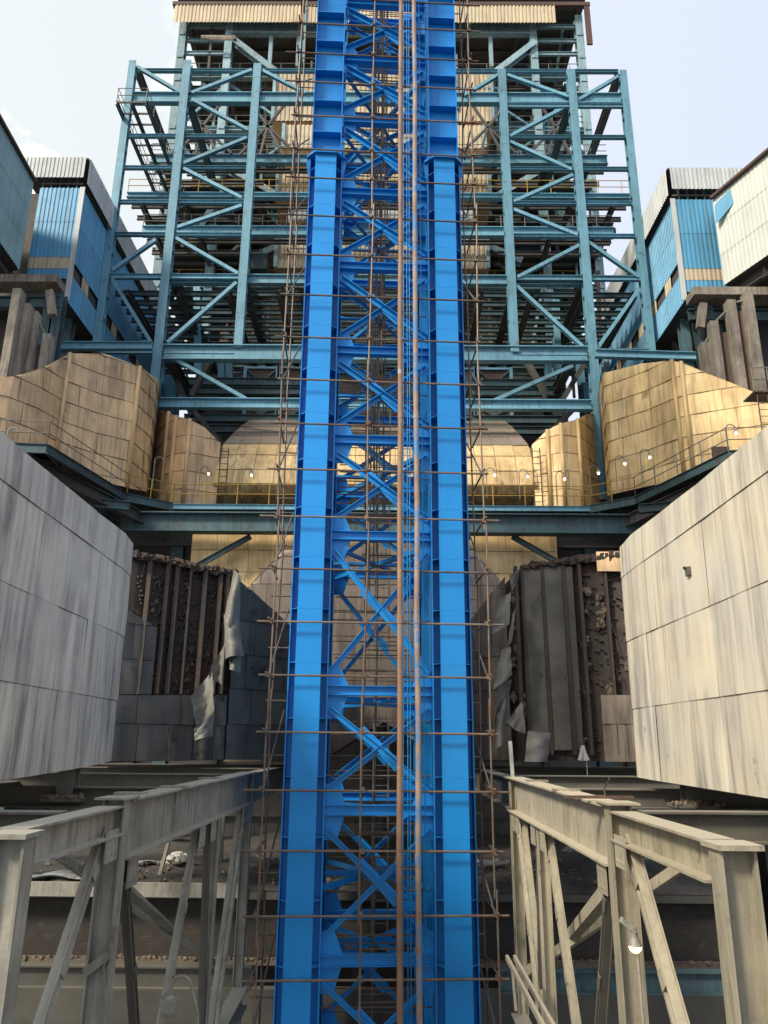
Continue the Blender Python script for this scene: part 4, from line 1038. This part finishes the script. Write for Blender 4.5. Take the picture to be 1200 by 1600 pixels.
# ================================================================== CONVEYOR GALLERIES
def gallery(side):
    e = P(128 if side < 0 else 1050, 300, 36); xe = e.x; xo = P(62 if side < 0 else 1117, 300, 36).x
    zt = ZV(xe, 36, 294 if side < 0 else 312); zb = ZV(xe, 36, 470)-.0; zf = ZV(xe,36,436)
    y0, y1 = 36.0, 58.0
    t = thing('conveyor_gallery', ((xe+xo)/2, 40, zb), 'blue ribbed conveyor gallery with cream stripe receding on the %s' % ('left' if side < 0 else 'right'), 'gallery', 'blue conveyor galleries')
    def sheet(name, a, b, z0, z1, mt, rows=1, sl0=0, sl1=0):
        mb = MB(); mb.corr((a[0],a[1],z0), (b[0],b[1],z0+sl0), (b[0],b[1],z1+sl1), (a[0],a[1],z1), .22, .04, rows); return build(name, mb, M[mt], t)
    z_c1, z_c0 = ZV(xe,36,402 if side < 0 else 420), ZV(xe,36,420 if side < 0 else 438)
    A, B = (xo, y0), (xe, y0)
    sheet('front_sheet', A, B, z_c1, zt, 'gallery', 2); sheet('front_stripe', A, B, z_c0, z_c1, 'cream'); sheet('front_sheet', A, B, zf-(.8 if side > 0 else 0), z_c0, 'gallery')
    # side wall with window gap and cream panels
    C, D = (xe, y0), (xe, y1)
    sheet('side_sheet', C, D, zb+2.5, zt, 'gallery', 2); sheet('side_sheet', C, D, zb, zb+1.7, 'gallery')
    for k in range(9):
        ya = y0+1.5+k*2.4; mb = MB()
        mb.corr((xe,ya,zb+1.7), (xe,ya+.9,zb+1.7), (xe,ya+.9,zb+2.5), (xe,ya,zb+2.5), .2, .03)
        build('window_panel', mb, M['cream'], t)
    mb = MB(); ins = -side*.12; mb.bb(min(xe+side*.1,xo), max(xe+side*.1,xo), y0+.1, y1, zb+.1, zt-.05); build('inner_core', mb, M['dark'], t)
    # corner strip
    mem('corner_strip', 'B', (xe-side*.05,y0-.08,zb), (xe-side*.05,y0-.08,zt), .28, .05, M['greysheet'], t, up=Y_)
    # roof monitor
    zr0, zr1 = zt+.35, ZV(xe,36,252 if side < 0 else 268)
    xro = P(22 if side < 0 else 1155, 262, 36).x
    mb = MB(); mb.corr((xro,y0-.3,zr0+.1), (xe-side*.15,y0-.3,zr0+.1), (xe-side*.15,y0-.3,zr1), (xro,y0-.3,zr1), .22, .04); build('roof_front', mb, M['greysheet'], t)
    mb = MB(); mb.corr((xe-side*.3,y0-.2,zr0-.2), (xe-side*.3,y1,zr0-.2), (xe-side*.3,y1,zr1), (xe-side*.3,y0-.2,zr1), .22, .04); build('roof_side', mb, M['greysheet'], t)
    mb = MB(); mb.bb(min(xe-side*.2,xro), max(xe-side*.2,xro), y0-.2, y1, zr1-.02, zr1+.06); mb.bb(min(xe,xo), max(xe,xo), y0, y1, zr0-.1, zr0); build('roof_deck', mb, M['dark'], t)
    mb = MB()
    for k in range(5): x = xo+(xe-xo)*(k+.2)/5; mb.bar((x,y0+.1,zt-.2), (x,y0+.1,zr0+.7), .1, .1, Y_)
    build('roof_struts', mb, M['teal'], t)
    # trestle under it
    for y in (38, 46, 54):
        for x in (xe+side*.6, xo): mem('trestle_leg', 'I', (x,y,GROUND), (x,y,zb), .5, .5, M['teal'], t, up=Y_)
        mem('trestle_brace', 'I', (xe+side*.6,y,zb-6), (xo,y,zb-.3), .25, .3, M['teal'], t)
    for k in range(6):
        y = 37+k*3; mem('belly_truss', 'B', (xe+side*.8,y,zb-.2), (xe+side*1.6,y+3,zb-2.4), .15, .15, M['dark'], t)
        mem('belly_truss', 'B', (xe+side*1.6,y+3,zb-2.4), (xe+side*.8,y+3,zb-.2), .15, .15, M['dark'], t)
    mb = MB(); mb.bb(min(xe+side*2.2,xe+side*20), max(xe+side*2.2,xe+side*20), y0+3.5, y1, GROUND, zf-.4); mb.bb(min(xo+side*.02,xo+side*9), max(xo+side*.02,xo+side*9), y0+1.2, y1-1, zf-.4, zt+.6); build('gap_backing', mb, M['dark'], t)  # added dark blocks standing in for the shadowed gaps beside the gallery
gallery(-1); gallery(1)
# nearer end buildings
def nearbld(side):
    if side < 0:
        a, b = P(52,285,34), P(-70,180,26.5); z1 = a.z; z0 = ZV(a.x,a.y,422); mt = 'palesheet'; lab = 'pale teal ribbed cladding of the conveyor house at the upper left edge'
    else:
        a, b = P(1113,313,35), P(1275,172,29.0); z1 = a.z; z0 = ZV(a.x,a.y,446); mt = 'whitesheet'; lab = 'off white clad conveyor house wall at the upper right edge'
    b.z = z1
    t = thing('transfer_house', ((a.x+b.x)/2, (a.y+b.y)/2, z0), lab, 'building', 'transfer houses at the frame edges')
    mb = MB(); mb.corr((b.x,b.y,z0), (a.x,a.y,z0), a, b, .24, .03 if side < 0 else .012, 3); build('wall_sheet', mb, M[mt], t)
    mb = MB(); n = Vector((side*4, 1.5, 0)); A0 = Vector((a.x,a.y+.08,z0+.05)); B0 = Vector((b.x,b.y+.08,z0+.05)); 
    h = Vector((0,0,z1-z0-.1)); off = Vector((side*.08,0,0))
    q = [A0+off,B0+off,B0+n,A0+n]; mb.add(q+[v_+h for v_ in q], [(0,1,5,4),(1,2,6,5),(2,3,7,6),(3,0,4,7),(4,5,6,7),(3,2,1,0)]); build('wall_core', mb, M['dark'], t)
    mem('roof_edge', 'B', a+Vector((0,-.08,.06)), b+Vector((0,-.08,.06)), .4, .14, M['panelbrown'], t)
    for k in range(4):
        p = A0.lerp(B0, k/3); mem('floor_beam', 'I', p+Vector((side*.3,0,-.5)), p+Vector((side*5,.8,-.5)), .3, .6, M['dark'], t)
    mem('floor_beam', 'I', A0+Vector((side*.5,.3,-.35)), B0+Vector((side*.5,.3,-.35)), .3, .5, M['dark'], t)
    if side > 0:
        mb = MB(); c = [P(1117,322,34.7),P(1164,274,33.3),P(1166,296,33.3),P(1119,352,34.7)]
        mb.plate([p_-Vector((.05,.12,0)) for p_ in c], (0,1,0), .03); build('patch_sheet', mb, M['gallery'], t)
nearbld(-1); nearbld(1)

# concrete ledges, fins and brown panels under the transfer houses
def fins(side):
    lab = 'stained concrete ledge on blue steel supports at the %s edge' % ('left' if side < 0 else 'right')
    u0, u1 = (-60, 95) if side < 0 else (1078, 1280); v = 443 if side < 0 else 463
    a, b = P(u0, v, 33), P(u1, v, 33); a.z = b.z = ZV((a.x+b.x)/2, 33, v)
    t = thing('ledge_platform', ((a.x+b.x)/2, 33, a.z), lab, 'platform')
    mem('concrete_beam', 'B', a, b, 1.0, .42, M['conc'], t)
    mem('under_beam', 'I', a+Vector((0,.5,-.8)), b+Vector((0,.5,-.8)), .4, .6, M['teal'], t)
    for u in ((82, 95, 40) if side < 0 else (1090, 1102, 1150)):
        p = P(u, v+20, 33.6); mem('support_leg', 'I', Vector((p.x,33.6,8)), Vector((p.x,33.6,a.z-.2)), .5, .5, M['teal'], t, up=Y_)
    mem('haunch', 'B', P(78 if side < 0 else 1098, v+12, 32.9), P(82 if side < 0 else 1094, v+50, 32.9), .35, .3, M['conc'], t, up=Y_)
    fs = ((4,455,590),(22,478,590),(38,490,580),(66,525,572)) if side < 0 else ((1108,538,585),(1128,505,600),(1162,472,612),(1196,460,640))
    t2 = thing('fin_wall', (P(fs[1][0],560,31.5).x, 31.5, 15), 'brown panels between weathered vertical fins above the %s' % ('left tan duct' if side < 0 else 'right gold duct'), 'wall')
    prev = None
    for i, (u, va, vb) in enumerate(fs):
        y = 33 - i*.35 if side > 0 else 31+i*.4
        p = P(u, vb+25, y); z1 = ZV(p.x, y, va)
        mem('fin', 'B', Vector((p.x,y,p.z)), Vector((p.x,y,z1)), .38, .5, M['conc'], t2, up=Y_)
        if prev:
            mb = MB(); mb.add([Vector((prev[0],prev[1]+.2,prev[2])), Vector((p.x,y+.2,p.z)), Vector((p.x,y+.2,min(z1,prev[3])-.5)), Vector((prev[0],prev[1]+.2,min(z1,prev[3])-.5))], [(0,1,2,3)])
            mb.plate([Vector((prev[0],prev[1]+.25,prev[2])), Vector((p.x,y+.25,p.z)), Vector((p.x,y+.25,min(z1,prev[3])-.5)), Vector((prev[0],prev[1]+.25,min(z1,prev[3])-.5))], (0,1,0), .3)
            build('brown_panel', mb, M['panelbrown'], t2)
            mem('sloping_rail', 'T', Vector((prev[0],prev[1],prev[3]-.1)), Vector((p.x,y,z1-.3)), .06, 0, M['rail'], t2)
        prev = (p.x, y, p.z, z1)
fins(-1); fins(1)
mem_b = thing('tie_girder', P(120,540,37.5), 'pale blue horizontal girder joining the left gallery trestle to the frame', 'girder')
mem('girder_web', 'I', P(72,541,37.5), P(238,541,38.5), .35, .45, M['pale'], mem_b)
mem_c = thing('tie_girder', P(1080,557,37.5), 'pale blue horizontal girder joining the right gallery trestle to the frame', 'girder')
mem('girder_web', 'I', P(930,553,38.5), P(1104,558,37.5), .35, .45, M['pale'], mem_c)

# platform and caged ladder at far right
t = thing('caged_ladder', P(1185,700,29.5), 'small platform with caged ladder on the right gold duct near the frame edge', 'ladder')
a = P(1168,620,29.5); b = P(1215,612,29.5)
mb = MB(); mb.bb(a.x, b.x, 28.9, 29.9, a.z-.06, a.z); build('platform', mb, M['dark'], t)
for h in (.5,1.05): mem('handrail', 'T', Vector((a.x,28.9,a.z+h)), Vector((b.x,28.9,a.z+h)), .025, 0, M['rail'], t)
for k in range(5): x = a.x+(b.x-a.x)*k/4; mem('rail_post', 'T', (x,28.9,a.z), (x,28.9,a.z+1.05), .025, 0, M['rail'], t)
x0_ = a.x+.15
mb = MB()
for dx in (0,.42): mb.tube((x0_+dx,29,a.z-4.2), (x0_+dx,29,a.z), .025, 6)
for k in range(14): mb.tube((x0_,29,a.z-4.1+k*.3), (x0_+.42,29,a.z-4.1+k*.3), .015, 5)
build('ladder_run', mb, M['panelbrown'], t)

# small ledge ladders: between rounded duct and side ducts
for u, lab in ((842,'rusty narrow ladder on the right end of the rounded duct'),(345,'rusty narrow ladder on the left end of the rounded duct')):
    p = P(u, 790, 37.9); q = ZV(p.x, 37.9, 700); mb = MB()
    for dx in (-.2,.2): mb.tube((p.x+dx,37.9,p.z), (p.x+dx,37.9,q), .03, 6)
    z = p.z+.2
    while z < q: mb.tube((p.x-.2,37.9,z), (p.x+.2,37.9,z), .02, 5); z += .35
    tag(build('ladder', mb, M['panelbrown']), lab, 'ladder')

# door in the right gold duct
p = P(1125,710,31.6)
t = thing('access_hatch', p, 'small dark brown hatch low on the right gold duct', 'hatch')
mb = MB(); mb.box(p+Vector((0,-.1,0)), (.75,.12,.62)); build('hatch_door', mb, M['panelbrown'], t)

# ------------------------------------------------------------------ walkway lamps (gooseneck, lit)
def lamp(base, h, s, label, lit=True, src=[None]):
    if src[0] is None:
        t = thing('walkway_lamp', base, label, 'lamp', 'small lamps along the walkway')
        mb = MB(); pts = [Vector((0,0,0)), Vector((0,0,h))]
        for k in range(7):
            a = math.pi*k/6; pts.append(Vector((s*.22-s*.22*math.cos(a), 0, h+.22*math.sin(a))))
        mb.path([base+p for p in pts], .024, 6); build('lamp_post', mb, M['rail'], t)
        mb = MB(); c = base+Vector((s*.44,0,h-.12)); mb.tube(c+Z_*.14, c-Z_*.02, .05, 8, .12); build('lamp_shade', mb, M['lampgrey'], t)
        mb = MB(); mb.blob(c-Z_*.07, .065, 0); build('bulb', mb, M['bulb'], t, smooth=True)
        src[0] = t; return t
    t = copy_tree(src[0]); t.location = base; t['label'] = label; return t
for u, v, Y, lab in ((393,740,38.0,'small lit lamp before the left half of the rounded duct'), (326,738,37.6,'small lit lamp before the fluted tan duct on the left'),
    (773,740,38.0,'left of two lit lamps before the right half of the rounded duct'), (824,742,38.0,'right of two lit lamps before the right half of the rounded duct'),
    (882,746,37.2,'lit lamp before the fluted gold duct on the right'), (935,737,36.5,'lit lamp at the foot of the tall right frame column'),
    (976,722,33.9,'lit lamp low on the left facet of the right gold duct'), (1015,712,33.6,'lit lamp on the middle facet of the right gold duct'),
    (1150,674,30.6,'lit lamp on the right facet of the right gold duct near its hatch')):
    q = P(u, v, Y); lamp(q-Vector((.44,0,1.35)), 1.45, 1, lab)
# bare goosenecks on the left
for u, v, Y, lab in ((10,690,28.0,'bare bent conduit on the left tan duct at the frame edge'), (241,732,35.2,'bare bent conduit beside the tall left frame column')):
    q = P(u, v, Y); mb = MB(); pts = [q-Z_*1.0, q]
    for k in range(7): a = math.pi*k/6; pts.append(q+Vector((.2-.2*math.cos(a), 0, .2*math.sin(a)+.4)))
    mb.path(pts, .03, 6); tag(build('conduit', mb, M['rail']), lab, 'conduit')

# ------------------------------------------------------------------ foreground lamps
p = PX(986, 1440, RX-.25)
t = thing('work_lamp', p-Z_*.2, 'round lit work lamp hung on the second right post', 'lamp')
mb = MB(); mb.box(p+Vector((-.07,-.1,-.02)), (.22,.12,.07), (Vector((.8,0,-.6)), Y_, Vector((.6,0,.8)))); build('junction_box', mb, M['lampgrey'], t)
mb = MB(); mb.tube(p+Vector((0,-.1,-.04)), p+Vector((0,-.1,-.16)), .045, 10); mb.tube(p+Vector((0,-.1,-.16)), p+Vector((0,-.1,-.26)), .05, 14, .085); build('lamp_shade', mb, M['lampgrey'], t)
def dome(c, r, m_):
    mb = MB(); n = 16; vs = []
    for j in range(6):
        a = math.pi/2*j/5
        for i in range(n): vs.append(c+Vector((r*math.cos(a)*math.cos(2*math.pi*i/n), r*math.cos(a)*math.sin(2*math.pi*i/n), -r*math.sin(a))))
    mb.add(vs, [(j*n+i, j*n+(i+1) % n, (j+1)*n+(i+1) % n, (j+1)*n+i) for j in range(5) for i in range(n)]); return mb
build('bulb', dome(p+Vector((0,-.1,-.265)), .08, None), M['bulbwarm'], t, smooth=True)
mb = MB(); mb.path([p+Vector((.05,0,-.3)), p+Vector((.06,0,-1.2)), p+Vector((.05,0,-2.6))], .018, 6); build('lamp_conduit', mb, M['lampgrey'], t)
p = PX(265, 1578, LX+.35)
t = thing('floodlight', p, 'unlit round grey work lamp on a curved gooseneck before the left frame', 'lamp')
mb = MB(); mb.tube(p-Z_*.02, p+Z_*.14, .13, 16, .12); mb.tube(p+Z_*.14, p+Z_*.18, .145, 16); mb.tube(p+Z_*.18, p+Z_*.23, .10, 16, .06); mb.tube(p-Z_*.1, p-Z_*.02, .09, 16, .13); build('lamp_housing', mb, M['lampgrey'], t, smooth=False)
mb = MB(); g = [p+Z_*.23, p+Z_*.36]
for k in range(9): a = math.pi*k/8*.9; g.append(p+Vector((.17-.17*math.cos(a), 0, .36+.16*math.sin(a))))
g.append(p+Vector((.48,0,0))); g.append(p+Vector((.58,.0,-.8))); mb.path(g, .026, 8); build('gooseneck', mb, M['lampgrey'], t)
mb = MB(); g = [p+Vector((-.02,-.02,.3))]
for k in range(9): a = math.pi*k/8; g.append(p+Vector((-.08-.10*math.sin(a), -.03, .27-.27*k/8)))
mb.path(g, .014, 6); build('wire_loop', mb, M['lampgrey'], t)
p = PX(178, 1455, LX+.2); t = thing('junction_box', p, 'small dusty junction box with trailing wire on the second left post', 'junction box')
mb = MB(); mb.tube(p-Z_*.06, p+Z_*.06, .07, 10); build('box_body', mb, M['box'], t)
mb = MB(); mb.path([p-Z_*.06, p+Vector((-.03,0,-.3)), p+Vector((-.1,0,-.45)), p+Vector((-.02,0,-.9)), p+Vector((-.05,0,-2))], .014, 5); build('wire', mb, M['box'], t)
mem('bracket', 'B', p+Vector((-.05,.05,-.3)), p+Vector((-.38,.05,-.55)), .04, .12, M['fgsteel'], t)
# loose plates and timber on the cream girder
for lab, y0_, y1_, dx in (('rusty flat bar lying across the cream girder beside its second post', 12.6, 12.7, .0),):
    mb = MB(); mb.box((RX-.1, 12.9, -.80), (1.1,.1,.04)); tag(build('flat_bar', mb, M['panelbrown']), lab, 'flat bar')
mb = MB(); mb.path([PX(946,1248,RX), PX(944,1232,RX), PX(952,1216,RX)], .012, 5); tag(build('wire_stub', mb, M['panelbrown']), 'thin bent wire sticking up from the cream girder', 'wire')
# lower right railing
t = thing('stair_railing', PX(815,1560,RX-.9), 'pale sloping stair railing low on the right beside the tower foot', 'railing')
for d in (0, .16): mem('railing_bar', 'B', PX(792,1496,RX-.9)+X_*d, PX(860,1625,RX-.9)+X_*d, .06, .1, M['fgsteel2'], t)
for q in ((800,1510,806,1580),(815,1535,822,1620)): mem('railing_post', 'B', PX(q[0],q[1],RX-.85), PX(q[2],q[3],RX-.85), .05, .05, M['fgsteel2'], t, up=Y_)
